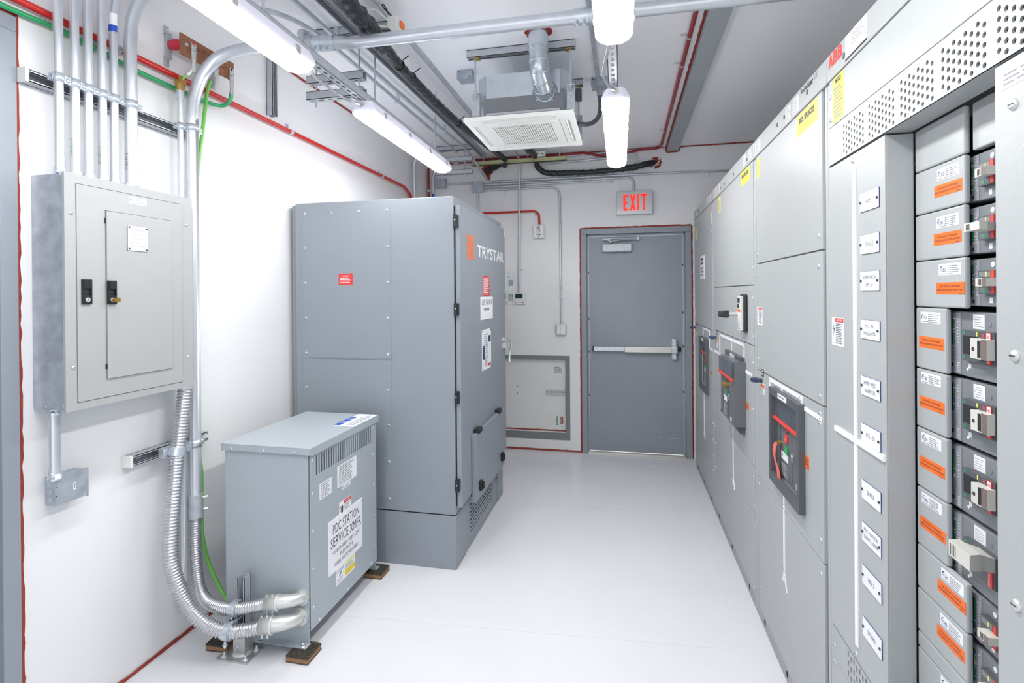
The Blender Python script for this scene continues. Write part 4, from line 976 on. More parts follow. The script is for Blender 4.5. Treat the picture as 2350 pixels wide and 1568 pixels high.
# clamp block and wires near the thick hose
t = thing('pump_block', 'small white pump block with wires beside the thick black hose', 'pump', (.93, 2.30, 2.84))
mb = MB(); mb.box(.915, .965, 2.26, 2.36, 2.82, 2.87, 'white_plastic'); mb.box(.965, .975, 2.29, 2.33, 2.83, 2.86, 'orange'); mb.build('housing', t, bevel=.004)
mb = MB(); mb.tube(spline([(.92, 2.27, 2.85), (.88, 2.22, 2.88), (.85, 2.20, 2.87), (.86, 2.24, 2.83), (.91, 2.28, 2.83)], 6), .004, 'white_plastic', 8); mb.tube(spline([(.93, 2.25, 2.87), (.92, 2.22, 2.90), (.90, 2.25, 2.91), (.93, 2.30, 2.88)], 6), .003, 'black', 8); mb.build('wire', t)
t = thing('hose_clamp', 'white two-hole clamp block on the yellow channel', 'clamp', (1.22, 4.9, 2.86))
mb = MB(); F = Face('B', 4.872); hs = [[(x + math.cos(q * PI / 6) * .009, 2.888 + math.sin(q * PI / 6) * .009) for q in range(12)] for x in (1.20, 1.25)]
mb.plate(F, [(1.175, 2.865), (1.275, 2.865), (1.275, 2.915), (1.175, 2.915)], hs, -.03, 0, 'white_plastic'); mb.build('clamp_block', t)

# ================================================================ CEILING
mb = MB(); strut(mb, (.55, 4.905, 2.861), (1.475, 4.905, 2.861), (0, 0, -1), m='gold_zinc')
yc = thing('strut_channel', 'yellowish channel hung under the ceiling near the back wall', 'strut channel', (1.0, 4.905, 2.83))
mb.build('channel', yc)
for x in (.66, 1.41): MB().cyl((x, 4.905, 2.82), (x, 4.905, CZ), .005, 'zinc', 8).build('threaded_rod', yc)
# red pipe at the top of the back wall and along the beam
t = thing('fire_alarm_conduit', 'dark red conduit along the top of the back wall and beside the roof beam', 'conduit', (1.3, 5.07, 2.92))
mb = MB(); mb.tube(fillet([(.12, 5.082, 2.905), (1.62, 5.082, 2.927), (1.80, 5.082, 2.885), (2.04, 5.082, 2.90), (2.15, 5.082, 2.925), (2.342, 5.06, 2.922), (2.345, 4.8, 2.922), (2.345, 1.3, 2.922)], .09, 8), .0125, 'red_dark', 12); mb.build('tube', t)
for y in (2.9, 3.25, 4.55):
    mb = MB(); mb.cyl((2.345, y - .008, 2.922), (2.345, y + .008, 2.922), .0145, 'cast', 12); mb.box(2.30, 2.345, y - .007, y + .007, 2.934, CZ, 'cast'); mb.build('pipe_strap', t)
mb = MB(); mb.cyl((.30, 5.082, 2.9075), (.345, 5.082, 2.908), .0165, 'galv_dull', 12); mb.build('coupling', t)
t = thing('fire_alarm_conduit', 'second thin dark red conduit just below the upper one on the back wall', 'conduit', (.4, 5.08, 2.88))
mb = MB(); mb.tube([(.5, 5.09, 2.872), (1.20, 5.09, 2.89)], .008, 'red_dark', 10); mb.build('tube', t)
# conduits under the ceiling
CC = 'grey conduits running under the ceiling on the left side'
def cconduit(pts, r, label, group=CC, clamps=(), fr=None):
    t = thing('conduit', label, 'conduit', pts[0], group); mb = MB()
    mb.tube(spline(pts, 8) if fr is None else fillet(pts, fr), r, 'galv', 12); mb.build('tube', t)
    for x, y, z in clamps:
        mb = MB(); mb.cyl((x, y - .01, z), (x, y + .01, z), r + .002, 'zinc', 12); mb.box(x - .012, x + .012, y - .008, y + .008, z + r, CZ, 'zinc'); mb.cyl((x - .03, y, z - .008), (x - .012, y, z - .004), .004, 'zinc', 6); mb.build('strut_clamp', t)
    return t
cconduit([(.565, .4, 2.885), (.56, 1.5, 2.885), (.56, 2.6, 2.885), (.57, 3.4, 2.885), (.59, 4.2, 2.885), (.60, 4.55, 2.875), (.615, 4.80, 2.82), (.64, 5.08, 2.742), (.65, 5.11, 2.735)], .0125, 'ceiling conduit on the left that dips into the back wall', clamps=((.56, 2.42, 2.885), (.583, 4.0, 2.885)))
cconduit([(.10, 1.90, 2.88), (.22, 1.99, 2.882), (.33, 2.07, 2.882), (.42, 2.15, 2.882), (.475, 2.28, 2.882), (.495, 2.5, 2.882), (.497, 3.0, 2.882), (.50, 3.9, 2.88), (.485, 4.6, 2.88)], .0115, 'ceiling conduit that curves in from the left wall above the near lamp', clamps=((.497, 3.3, 2.882),))
cconduit([(.885, .4, 2.925), (.88, 2.0, 2.925), (.877, 3.0, 2.925), (.868, 4.2, 2.925)], .0125, 'lone ceiling conduit between the black hose and the cassette unit', clamps=())
cconduit([(1.835, .4, 2.922), (1.84, 2.4, 2.922), (1.845, 3.36, 2.922)], .0125, 'ceiling conduit right of the cassette unit, behind the right-hand lamps', group=None, clamps=((1.842, 3.05, 2.922),))
# dark channel carrying the hose
t = thing('strut_channel', 'long dark ceiling channel beside the black hose', 'strut channel', (.755, 3.0, 2.80))
mb = MB(); strut(mb, (.745, .6, 2.848), (.755, 4.60, 2.848), (0, 0, -1), m='galv_dull'); mb.build('channel', t)
for y in (1.0, 2.30, 3.35, 4.4): MB().cyl((.75, y, 2.848), (.75, y, CZ), .005, 'zinc', 8).build('threaded_rod', t)
t = thing('strut_channel', 'lighter ceiling channel crossing above the trapeze hanger', 'strut channel', (.6, 2.52, 2.88))
mb = MB(); strut(mb, (.38, 2.44, 2.938), (.88, 2.44, 2.938), (0, 0, -1)); mb.build('channel', t)
# trapeze hangers
def trapeze(y, x0, x1, zs, label, perf=True, xr=None):
    t = thing('trapeze_hanger', label, 'pipe hanger', ((x0 + x1) / 2, y, zs[-1]), 'hangers of slotted channel on threaded rods')
    for z in zs:
        mb = MB(); strut(mb, (x0, y, z), (x1, y, z), (0, 0, 1), perf=perf); mb.build('crossbar', t)
    for x in xr or (x0 + .05, x1 - .03):
        mb = MB(); mb.cyl((x, y, zs[-1] - .035), (x, y, CZ), .005, 'zinc', 8)
        for z in zs: mb.cyl((x, y, z - .010), (x, y, z), .010, 'zinc', 6); mb.cyl((x, y, z + .041), (x, y, z + .051), .010, 'zinc', 6); mb.box(x - .018, x + .018, y - .018, y + .018, z + .041, z + .045, 'galv_dull')
        mb.build('threaded_rod', t)
trapeze(2.42, .395, .715, (2.655, 2.572), 'two-level hanger behind the gap between the left lamps', xr=(.44, .685))
trapeze(4.60, .295, .640, (2.790, 2.672), 'two-level hanger at the far end of the left lamp', xr=(.345, .562))
t = thing('strut_channel', 'far ceiling channel near the back left corner', 'strut channel', (.46, 4.6, 2.9)); mb = MB(); strut(mb, (.295, 4.60, 2.938), (.640, 4.60, 2.938), (0, 0, -1)); mb.build('channel', t)

# ---- lamps
def rail(x0, y0, x1, y1, z, label, rods):
    t = thing('light_rail', label, 'strut channel', ((x0 + x1) / 2, (y0 + y1) / 2, z), 'channels carrying the lamps')
    mb = MB(); strut(mb, (x0, y0, z), (x1, y1, z), (0, 0, 1), perf=True); mb.build('channel', t)
    for y in rods:
        x = x0 + (x1 - x0) * (y - y0) / (y1 - y0)
        mb = MB(); mb.cyl((x, y, z + .035), (x, y, 2.806 if x0 < 1 and y > .6 else CZ), .005, 'zinc', 8); mb.cyl((x, y, z + .041), (x, y, z + .052), .010, 'zinc', 6); mb.build('threaded_rod', t)
rail(.795, -1.2, .712, 3.60, 2.522, 'channel above the left-hand row of lamps', (-.8, .5, 1.62, 2.50, 3.42))
rail(1.978, -1.2, 1.944, 3.70, 2.502, 'channel above the right-hand row of lamps', (-.8, .5, 2.02, 3.2))
LW, LL = .126, 1.27
def make_lamp(loc, rz, label):
    t = thing('vapor_tight_lamp', label, 'ceiling lamp', loc, 'sealed strip lamps in two rows', rz); x, y, z = loc
    def ring(w, l, zz, ch=.03):
        return [(x - w + ch, y - l, zz), (x + w - ch, y - l, zz), (x + w, y - l + ch, zz), (x + w, y + l - ch, zz), (x + w - ch, y + l, zz), (x - w + ch, y + l, zz), (x - w, y + l - ch, zz), (x - w, y - l + ch, zz)]
    def stack(mb, rings, m):
        n = 8; vs = sum(rings, []); fs = [tuple(range(n))[::-1], tuple(range((len(rings) - 1) * n, len(rings) * n))]
        for i in range(len(rings) - 1):
            for k in range(n): fs.append((i * n + k, i * n + (k + 1) % n, (i + 1) * n + (k + 1) % n, (i + 1) * n + k))
        mb.add(vs, fs, m)
    h, l = LW / 2, LL / 2
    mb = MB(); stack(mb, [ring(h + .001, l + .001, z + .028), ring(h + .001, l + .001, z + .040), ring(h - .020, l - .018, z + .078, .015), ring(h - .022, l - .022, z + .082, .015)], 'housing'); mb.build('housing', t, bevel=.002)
    mb = MB(); stack(mb, [ring(h - .035, l - .030, z, .02), ring(h - .014, l - .010, z + .008, .026), ring(h, l, z + .028)], 'lamp_lens'); mb.build('lens', t, bevel=.002)
    for k in range(4):
        for s in (-1, 1):
            yy = y - l + .14 + k * (LL - .28) / 3
            mb = MB(); mb.box(x + s * (h + .001), x + s * (h + .0035), yy - .012, yy + .012, z + .022, z + .050, 'stainless'); mb.box(x + s * (h - .012), x + s * (h + .002), yy - .009, yy + .009, z + .050, z + .054, 'stainless'); mb.build('latch_clip', t)
    mb = MB(); mb.cyl((x, y - l - .002, z + .055), (x, y - l + .03, z + .055), .016, 'cast', 14); mb.build('cable_gland', t)
    return t
def lx(y): return .742 - .017 * (y - 2.33)
def rx_(y): return 1.962 - .007 * (y - 2.4)
l0 = make_lamp((lx(2.965), 2.965, 2.440), .017, 'far lamp of the left row, close to the tall cabinet')
dup(l0, (lx(1.225), 1.225, 2.440), 'bright near lamp of the left row, cut by the top edge of the photo')
dup(l0, (rx_(3.03), 3.03, 2.420), 'far lamp of the right row, left of the roof beam, reaching towards the exit sign', .007)
dup(l0, (rx_(1.22), 1.22, 2.420), 'near lamp of the right row at the top edge of the photo', .007)
def whip(pts, label):
    t = thing('armored_cable', label, 'cable', pts[0], 'armored cables between the lamps'); mb = MB(); mb.corr(spline(pts, 8), .0065, .006, .0018, 'flexmetal', 10); mb.build('armored_sheath', t)
whip([(lx(1.86), 1.87, 2.495), (lx(1.9) - .01, 1.95, 2.475), (lx(2.0) - .012, 2.10, 2.47), (lx(2.1) - .008, 2.22, 2.475), (lx(2.3), 2.315, 2.492)], 'thin armored cable between the two left-hand lamps')
whip([(rx_(1.86) - .01, 1.87, 2.475), (rx_(1.9) - .03, 2.0, 2.465), (rx_(2.0) - .048, 2.16, 2.46), (rx_(2.2) - .03, 2.30, 2.465), (rx_(2.3), 2.385, 2.475)], 'thin armored cable between the two right-hand lamps')

# ---- cassette air conditioner
A = thing('cassette_air_conditioner', 'square ceiling cassette air conditioner with a white grille and bare metal body', 'air conditioner', (1.425, 3.10, 2.53))
ax0, ax1, ay0, ay1, az = 1.118, 1.735, 2.797, 3.415, 2.530
FA = Face('C', az)
mb = MB()
slots = [[(ax0 + .10, ay0 + .030), (ax1 - .10, ay0 + .030), (ax1 - .10, ay0 + .055), (ax0 + .10, ay0 + .055)], [(ax0 + .10, ay1 - .055), (ax1 - .10, ay1 - .055), (ax1 - .10, ay1 - .030), (ax0 + .10, ay1 - .030)],
         [(ax0 + .030, ay0 + .10), (ax0 + .055, ay0 + .10), (ax0 + .055, ay1 - .10), (ax0 + .030, ay1 - .10)], [(ax1 - .055, ay0 + .10), (ax1 - .030, ay0 + .10), (ax1 - .030, ay1 - .10), (ax1 - .055, ay1 - .10)]]
gr = [(ax0 + .085, ay0 + .085), (ax1 - .085, ay0 + .085), (ax1 - .085, ay1 - .085), (ax0 + .085, ay1 - .085)]
mb.plate(FA, [(ax0, ay0), (ax1, ay0), (ax1, ay1), (ax0, ay1)], slots + [gr], -.022, 0, 'acwhite'); fr = mb.build('front_panel', A, bevel=.002)
mb = MB(); mb.box(ax0 + .015, ax1 - .015, ay0 + .015, ay1 - .015, az + .020, az + .030, 'ac_grey'); mb.build('drain_pan', A)
for s in slots:
    (a0, b0), (_, _), (a1, b1), _ = s; mb = MB()
    mb.hexa([(a0 + .003, b0 + .003, az + .002), (a1 - .003, b0 + .003, az + .002 if a1 - a0 > .1 else az + .016), (a1 - .003, b1 - .003, az + .016), (a0 + .003, b1 - .003, az + .016 if a1 - a0 > .1 else az + .002)] +
            [(a0 + .003, b0 + .003, az + .005), (a1 - .003, b0 + .003, az + .005 if a1 - a0 > .1 else az + .019), (a1 - .003, b1 - .003, az + .019), (a0 + .003, b1 - .003, az + .019 if a1 - a0 > .1 else az + .005)], 'acwhite')
    mb.build('louver', fr)
hs = []
gx0, gx1, gy0, gy1 = ax0 + .135, ax1 - .135, ay0 + .125, ay1 - .135
nx = 26
for i in range(nx):
    x = gx0 + (gx1 - gx0) * (i + .5) / nx
    for j in range(9):
        y = gy0 + (gy1 - gy0) * (j + .5) / 9; q = .0036; hs.append([(x - q, y - .0155), (x + q, y - .0155), (x + q, y + .0155), (x - q, y + .0155)])
mb = MB(); mb.plate(FA, [(gr[0][0] + .003, gr[0][1] + .003), (gr[1][0] - .003, gr[1][1] + .003), (gr[2][0] - .003, gr[2][1] - .003), (gr[3][0] + .003, gr[3][1] - .003)], hs, -.006, .003, 'acwhite')
mb.fbox(FA, gx0 - .01, gx1 + .01, gy0 - .01, gy1 + .01, -.016, -.012, 'ac_grey')
g = mb.build('intake_grille', A)
mb = MB()
for a in (ax0 + .20, ax1 - .20): mb.box(a - .02, a + .02, ay1 - .083, ay1 - .076, az - .005, az - .003, 'white')
mb.build('grille_catch', g)
bx0, bx1, by0, by1, bz0, bz1 = 1.178, 1.718, 2.845, 3.385, 2.556, 2.800
mb = MB(); ch = .06
mb.prism([(bx0 + ch, by0, bz0), (bx1 - ch, by0, bz0), (bx1, by0 + ch, bz0), (bx1, by1 - ch, bz0), (bx1 - ch, by1, bz0), (bx0 + ch, by1, bz0), (bx0, by1 - ch, bz0), (bx0, by0 + ch, bz0)], (0, 0, bz1 - bz0), 'duct'); mb.build('metal_body', A, bevel=.002)
mb = MB(); mb.box(bx0 + .055, bx1 - .055, by0 - .004, by0, 2.585, 2.665, 'ac_grey'); mb.box(bx0 + .06, bx1 - .06, by0 - .006, by0 - .004, 2.556, 2.582, 'galv_dull'); mb.build('foam_strip', A)
for x, y in ((bx0 - .0, by0 + .02), (bx1 + .0, by0 + .02), (bx0, by1 - .02), (bx1, by1 - .02)):
    mb = MB(); mb.box(x - .022, x + .022, y - .02, y + .004, 2.556, 2.70, 'galv_dull'); mb.box(x - .022, x + .022, y - .035, y + .004, 2.696, 2.700, 'zinc'); mb.build('mounting_ear', A)
    mb = MB(); yy = 2.85 - .015 if y < 3 else 3.37
    mb.cyl((x, yy, 2.67), (x, yy, 2.905), .005, 'zinc', 8); mb.cyl((x, yy, 2.700), (x, yy, 2.712), .010, 'zinc', 6); mb.cyl((x, yy, 2.682), (x, yy, 2.694), .010, 'zinc', 6); mb.build('threaded_rod', A)
for y, lb in ((2.835, 'front channel the cassette unit hangs from'), (3.37, 'back channel the cassette unit hangs from')):
    mb = MB(); strut(mb, (1.135, y, 2.938), (1.745, y, 2.938), (0, 0, -1)); mb.box(1.175, 1.205, y - .018, y + .018, 2.890, 2.898, 'brass'); mb.box(1.69, 1.72, y - .018, y + .018, 2.890, 2.898, 'brass')
    tag(mb.build('strut_channel', loc=(1.44, y, 2.9)), lb, 'strut channel', None)
t = thing('air_duct', 'round spiral metal duct bending from the ceiling into the cassette unit', 'duct', (1.563, 2.70, 2.9))
mb = MB(); pp = spline([(1.563, 2.700, CZ), (1.563, 2.702, 2.86), (1.565, 2.705, 2.80), (1.567, 2.722, 2.745), (1.570, 2.765, 2.705), (1.574, 2.805, 2.682), (1.576, 2.846, 2.672)], 6)
mb.tube(pp, .052, 'duct', 28); 
mb.build('duct_pipe', t)
for i in (7, 13, 18, 23, 29):
    mb = MB(); a = pp[i]; d = (pp[i + 1] - pp[i - 1]).normalized(); mb.rev(a - d * .004, d, [(0, .052), (0, .0545), (.008, .0545), (.008, .052)], 'duct', 28); mb.build('duct_seam', t)
mb = MB(); mb.rev((1.576, 2.845, 2.672), (0, -1, 0), [(0, .072), (.003, .072), (.003, .055), (.010, .055)], 'duct', 28)
for k in range(4): mb.cyl((1.576 + .063 * math.cos(k * 1.57 + .7), 2.843, 2.672 + .063 * math.sin(k * 1.57 + .7)), (1.576 + .063 * math.cos(k * 1.57 + .7), 2.836, 2.672 + .063 * math.sin(k * 1.57 + .7)), .004, 'zinc', 8)
mb.build('duct_collar', t)
seal(1.563, 2.702, .070, 'ring of red sealant round the duct at the ceiling', F=FC)
# boxes around it
t = jbox('galvanized box on the ceiling left of the cassette unit', 1.000, 1.090, 3.055, 3.14, 2.885, CZ)
jbox('galvanized box on the ceiling at the end of the right-hand conduit', 1.80, 1.90, 3.355, 3.44, 2.885, CZ)
t = thing('limit_switch', 'small dark box on the right side of the cassette body', 'switch', (1.74, 3.15, 2.70)); mb = MB(); mb.box(1.72, 1.755, 3.12, 3.16, 2.72, 2.79, 'brk_frame'); mb.build('housing', t, bevel=.003)
mb = MB(); mb.cyl((1.738, 3.14, 2.72), (1.738, 3.14, 2.62), .004, 'galv', 8); mb.build('wire', t)
t = thing('flexible_conduit', 'grey liquid-tight conduit looping from the ceiling box to the cassette unit', 'flexible conduit', (1.85, 3.4, 2.88))
mb = MB(); mb.tube(spline([(1.85, 3.40, 2.885), (1.853, 3.40, 2.82), (1.855, 3.395, 2.76), (1.845, 3.38, 2.70), (1.815, 3.35, 2.655), (1.775, 3.31, 2.63), (1.718, 3.26, 2.622)], 8), .014, 'brk_mid', 14); mb.build('hose', t)
mb = MB(); mb.cyl((1.85, 3.40, 2.885), (1.852, 3.40, 2.835), .019, 'galv_dull', 14); mb.build('connector', t)
# ================================================================ SWITCHGEAR LINE
def seclabel(pos): return pos
SD = 3.62   # back of the line
def door(parent, y0, y1, z0, z1, name='door_panel', holes=(), c0=-.010, c1=0., bev=.0018):
    mb = MB()
    if holes: mb.plate(FR, [(y0, z0), (y1, z0), (y1, z1), (y0, z1)], list(holes), c0, c1, 'gear_grey')
    else: mb.fbox(FR, y0, y1, z0, z1, c0, c1, 'gear_grey')
    return mb.build(name, parent, bevel=bev)
def seam_posts(parent, y0, y1, name='corner_post'):
    for a0, a1 in ((y0, y0 + .022), (y1 - .022, y1)):
        mb = MB(); mb.fbox(FR, a0 + .0015, a1, .03, 2.20, -.010, -.001, 'gear_grey'); mb.build(name, parent, bevel=.003)
def base(parent, y0, y1):
    mb = MB(); mb.fbox(FR, y0 + .001, y1 - .001, 0.0, .062, -.02, -.003, 'gear_body')
    mb.build('base_channel', parent, bevel=.002)
    for k in range(3):
        y = y0 + (y1 - y0) * (.14 + .36 * k)
        inst('base_hole', 'bh', lambda m_: m_.rev((0, 0, 0), (-1, 0, 0), [(0, .013), (.0008, .013), (.0008, 0)], 'slot_dark', 14), parent, (WX + .003, y, .036))
def cap(parent, y0, y1, holes=()):
    mb = MB(); mb.fbox(FR, y0 + .001, y1 - .001, 2.206, 2.286, -.02, .003, 'gear_grey'); o = mb.build('top_cap', parent, bevel=.004)
    for y, z in holes: inst('cap_plug', 'cp', lambda m_: m_.rev((0, 0, 0), (-1, 0, 0), [(0, .0085), (.002, .0085), (.003, .006), (.003, 0)], 'brk_mid', 14), parent, (WX - .003, y, z))
    return o
def body(parent, y0, y1, x0=WX + .010):
    mb = MB(); mb.box(x0, SD, y0 + .0012, y1 - .0012, 0.0, 2.276, 'gear_body'); return mb.build('enclosure', parent, bevel=.002)
def strip(parent, pts, wd=.0145, name='mimic_strip', th=.003, rivets=True):
    """white mimic bus strips: list of straight runs ((y0,z0),(y1,z1))"""
    o = None
    for (p, q) in pts:
        mb = MB(); d = Vector((q[0] - p[0], q[1] - p[1])); L = d.length; d /= L; n = Vector((-d.y, d.x)) * wd / 2
        P = [Vector(p) - n, Vector(q) - n, Vector(q) + n, Vector(p) + n]; mb.fpoly(FR, [tuple(x) for x in P], .0002, th, 'mimic')
        if rivets and L > .05:
            for k in (.012, L - .012):
                c = Vector(p) + d * k; mb.fcyl(FR, c.x, c.y, .0022, th, th + .001, 'ink', 8)
        o = mb.build(name, parent)
    return o
def danger(parent, y0, y1, z0, z1, face=FR):
    mb = MB(); mb.fbox(face, y0, y1, z0, z1, 0, .0005, 'white'); H = z1 - z0; W = y1 - y0
    mb.fbox(face, y0 + W * .02, y0 + W * .72, z1 - H * .16, z1 - H * .02, .0005, .0009, 'danger_red'); mb.text(face, 'DANGER', y0 + W * .36, z1 - H * .09, W * .5, H * .07, .0012, 'white')
    yl = y1 - W * .18
    mb.fpoly(face, [(yl, z0 + H * .78), (yl + W * .06, z0 + H * .55), (yl + W * .0, z0 + H * .58), (yl + W * .04, z0 + H * .30), (yl - W * .06, z0 + H * .62), (yl - W * .0, z0 + H * .60)], .0005, .0009, 'ink_blue')
    mb.lines(face, y0 + W * .04, y0 + W * .66, z0 + H * .06, z0 + H * .80, 12, .0009, 'ink_soft', int(y0 * 100), .6)
    return mb.build('warning_sticker', parent)
def yellow(parent, y0, y1, z0, z1, head=None):
    mb = MB(); mb.fbox(FR, y0, y1, z0, z1, .0, .0006, 'yellow'); W, H = y1 - y0, z1 - z0
    if head: mb.text(FR, head, (y0 + y1) / 2, z1 - H * (.35 if W > .12 else .1), W * (.74 if W > .12 else .5), H * (.26 if W > .12 else .10), .0010, 'ink', .0011 if W > .12 else .0004)
    mb.lines(FR, y0 + W * .08, y1 - W * .08, z0 + H * .08, z1 - H * (.55 if W > .12 else .22), 5 if W > .12 else 9, .0010, 'yellow_stripe' if W > .12 else 'ink_soft', int(y0 * 50), .4)
    return mb.build('warning_sticker', parent)
def orange_tag(mb, F, y0, y1, z0, z1, c=0.):
    mb.fbox(F, y0, y1, z0, z1, c, c + .0005, 'orange'); W, H = y1 - y0, z1 - z0
    mb.text(F, 'THIS CIRCUIT IS PROVIDED', (y0 + y1) / 2, z1 - H * .32, W * .72, H * .17, c + .0009, 'ink'); mb.text(F, 'WITH GROUND FAULT PROTECTION', (y0 + y1) / 2, z0 + H * .36, W * .92, H * .17, c + .0009, 'ink')
    mb.lines(F, y0 + W * .03, y0 + W * .2, z0 + H * .05, z0 + H * .16, 1, c + .0009, 'ink', 3)
def power_breaker(parent, y0, y1, z0, z1, style, L, S):
    """large draw-out breaker behind a dark window frame; L = left edge of its front, S = height of its red bar"""
    FW = Face('R', WX); yc = (y0 + y1) / 2
    mb = MB(); ft = .026
    mb.plate(FW, [(y0, z0), (y1, z0), (y1, z1), (y0, z1)], [[(y0 + ft, z0 + ft + .01), (y1 - ft, z0 + ft + .01), (y1 - ft, z1 - ft - .004), (y0 + ft, z1 - ft - .004)]], 0, .022, 'brk_frame')
    fr_ = mb.build('breaker_window_frame', parent, bevel=.004)
    mb = MB(); mb.fbox(FW, yc - .055, yc + .055, z1 - .024, z1 - .004, .022, .0235, 'paper'); mb.lines(FW, yc - .045, yc + .045, z1 - .019, z1 - .009, 1, .0238, 'ink_soft', 6, .6); mb.build('label_sticker', fr_)
    out = .058 if style == 'out' else -.004
    W = L - (y0 + (.0 if style == 'out' else .030)) if style != 'out' else .385
    a0, a1 = L - W, L
    if style == 'out': b0, b1 = z0 + .045, z1 - .022
    else: b0, b1 = z0 + ft + .012, z1 - ft - .006
    FB_ = Face('R', WX - out)
    mb = MB(); mb.fbox(FB_, a0, a1, b0, b1, -(out + .006) if out > 0 else -.006, 0, 'brk_mid')
    mb.fbox(FB_, L - .088, L - .086, b0 + .03, b1, 0, .0012, 'brk_black'); mb.fbox(FB_, L - .235, L - .233, b0 + .02, b1 - .08, 0, .0012, 'brk_black')
    br = mb.build('air_circuit_breaker', parent, bevel=.003)
    mb = MB(); mb.fbox(FB_, a0 + .006, a1 - .004, S + .008, b1 - .004, .001, .012, 'clear'); mb.build('clear_cover', br, bevel=.002)
    mb = MB(); mb.fbox(FB_, L - .20, L - .11, S + .018, b1 - .012, .0002, .0009, 'lcd'); mb.fbox(FB_, L - .26, L - .235, S + .02, b1 - .012, .0002, .0009, 'ink_blue'); mb.build('trip_unit', br)
    mb = MB(); mb.fbox(FB_, a0 + .004, a1 - .002, S - .006, S + .008, .001, .015, 'sign_red'); mb.build('red_stripe', br, label='red bar under the clear cover')
    mb = MB(); mb.fbox(FB_, L - .194, L - .156, S - .034, S - .018, 0, .0012, 'brk_black'); mb.fbox(FB_, L - .188, L - .162, S - .030, S - .022, .0012, .0016, 'sign_red'); mb.build('status_window', br)
    mb = MB(); mb.fbox(FB_, L - .191, L - .152, S - .072, S - .044, 0, .006, 'danger_red'); mb.text(FB_, 'O', L - .171, S - .060, .010, .012, .0064, 'white'); mb.build('push_button', br, label='red off button', bevel=.001)
    mb = MB(); mb.fbox(FB_, L - .191, L - .152, S - .117, S - .090, 0, .006, 'led_green'); mb.text(FB_, 'I', L - .171, S - .105, .002, .012, .0064, 'white'); mb.build('push_button', br, label='green on button', bevel=.001)
    mb = MB(); mb.fbox(FB_, L - .186, L - .098, S - .152, S - .122, .0, .0012, 'paper'); mb.fcyl(FB_, L - .112, S - .137, .007, .0012, .002, 'ink_soft', 14); mb.build('label_sticker', br)
    mb = MB(); mb.lines(FB_, L - .19, L - .098, max(b0 + .012, S - .25), S - .165, 7, .0012, 'paper', 8, .3); mb.fbox(FB_, L - .31, L - .28, b0 + .010, b0 + .032, 0, .001, 'paper'); mb.build('printed_marking', br)
    mb = MB(); mb.fbox(FB_, L - .262, L - .240, S - .125, S - .095, 0, .006, 'brk_dark'); mb.fbox(FB_, L - .260, L - .242, S - .106, S - .100, .006, .0065, 'paper'); mb.build('selector', br)
    if style == 'out':
        mb = MB(); mb.fcyl(FB_, L - .225, S - .045, .013, 0, .03, 'brass', 12); mb.build('key_lock', br, label='brass key lock')
        mb = MB(); mb.fbox(FB_, L - .02, L + .012, b0 - .004, b0 + .014, -.02, .0, 'brk_mid'); mb.build('foot_lug', br, bevel=.002)
    elif style == 'tag':
        mb = MB(); mb.fcyl(FB_, L - .098, S - .092, .007, 0, .018, 'brass', 10); mb.fbox(FB_, L - .112, L - .084, S - .096, S - .088, .008, .016, 'brass'); mb.build('key_lock', br, label='brass key lock')
        mb = MB(); cl_ = []
        for k in range(13):
            u = k / 12; z = S - .092 - u * .165; yy = L - .104 + .012 * math.sin(u * 4.) + u * .008; wd = .007 + .032 * u ** 1.6 + (.003 * math.sin(u * 11)); cx = .018 + .006 * math.sin(u * 6)
            cl_.append(((yy - wd, z, cx), (yy + wd, z + .004, cx + .006 * math.sin(u * 5 + 1)), (yy, z, cx + .004)))
        vs = []
        for a, b, c_ in cl_: vs += [FB_.p(*a), FB_.p(*c_), FB_.p(*b)]
        fs = []
        for k in range(12):
            for j in range(2): fs.append((k * 3 + j, k * 3 + j + 1, k * 3 + j + 4, k * 3 + j + 3))
        vs2 = [(v[0] - .0012, v[1], v[2]) for v in vs]
        mb.add(vs, fs, 'ribbon', True); mb.add(vs2, [f[::-1] for f in fs], 'ribbon', True)
        mb.build('lockout_tag', br, label='pink cloth tag hanging from the key lock')
    else:
        mb = MB(); mb.tube(spline([FB_.p(L - .03, S - .095, .012), FB_.p(L - .09, S - .103, .018), FB_.p(L - .17, S - .095, .014), FB_.p(L - .19, S - .075, .005)], 5), .0018, 'brass', 6); mb.build('wire_tie', br)
    return br
def volt_badge(parent, yc, zc):
    """small indicator standing off the door with its stickers"""
    mb = MB(); mb.fbox(FR, yc - .022, yc + .012, zc - .022, zc - .004, .0, .022, 'clear'); mb.fcyl(FR, yc - .004, zc - .013, .009, .004, .046, 'ink_blue', 14); mb.fcyl(FR, yc - .004, zc - .013, .0135, .02, .038, 'clear', 14); mb.build('voltage_indicator', parent)
    mb = MB(); mb.fbox(FR, yc - .045, yc - .012, zc + .006, zc + .040, 0, .0012, 'ink'); mb.lines(FR, yc - .040, yc - .017, zc + .012, zc + .036, 2, .0015, 'white', 5, .5); mb.build('label_sticker', parent)
    mb = MB(); mb.fbox(FR, yc - .055, yc - .0, zc - .075, zc - .026, .0, .0006, 'white'); mb.fbox(FR, yc - .055, yc - .0, zc - .045, zc - .030, .0006, .001, 'orange'); mb.lines(FR, yc - .052, yc - .004, zc - .072, zc - .048, 4, .001, 'ink_soft', 9, .5); mb.build('warning_sticker', parent)
def mimic_tail(parent, yc, z1, z0):
    strip(parent, [((yc, z1 - .045), (yc, z1)), ((yc, z0 + .05), (yc, z1 - .052))])
    strip(parent, [((yc + .002, z0 + .044), (yc + .018, z0 + .004)), ((yc - .002, z0 + .044), (yc - .030, z0 - .02))], wd=.010)

def gear_screws(parent, L):
    for a, b in L: screw(parent, FR, a, b, .0075, 'galv')
GRP = 'sections of the grey switchgear line'
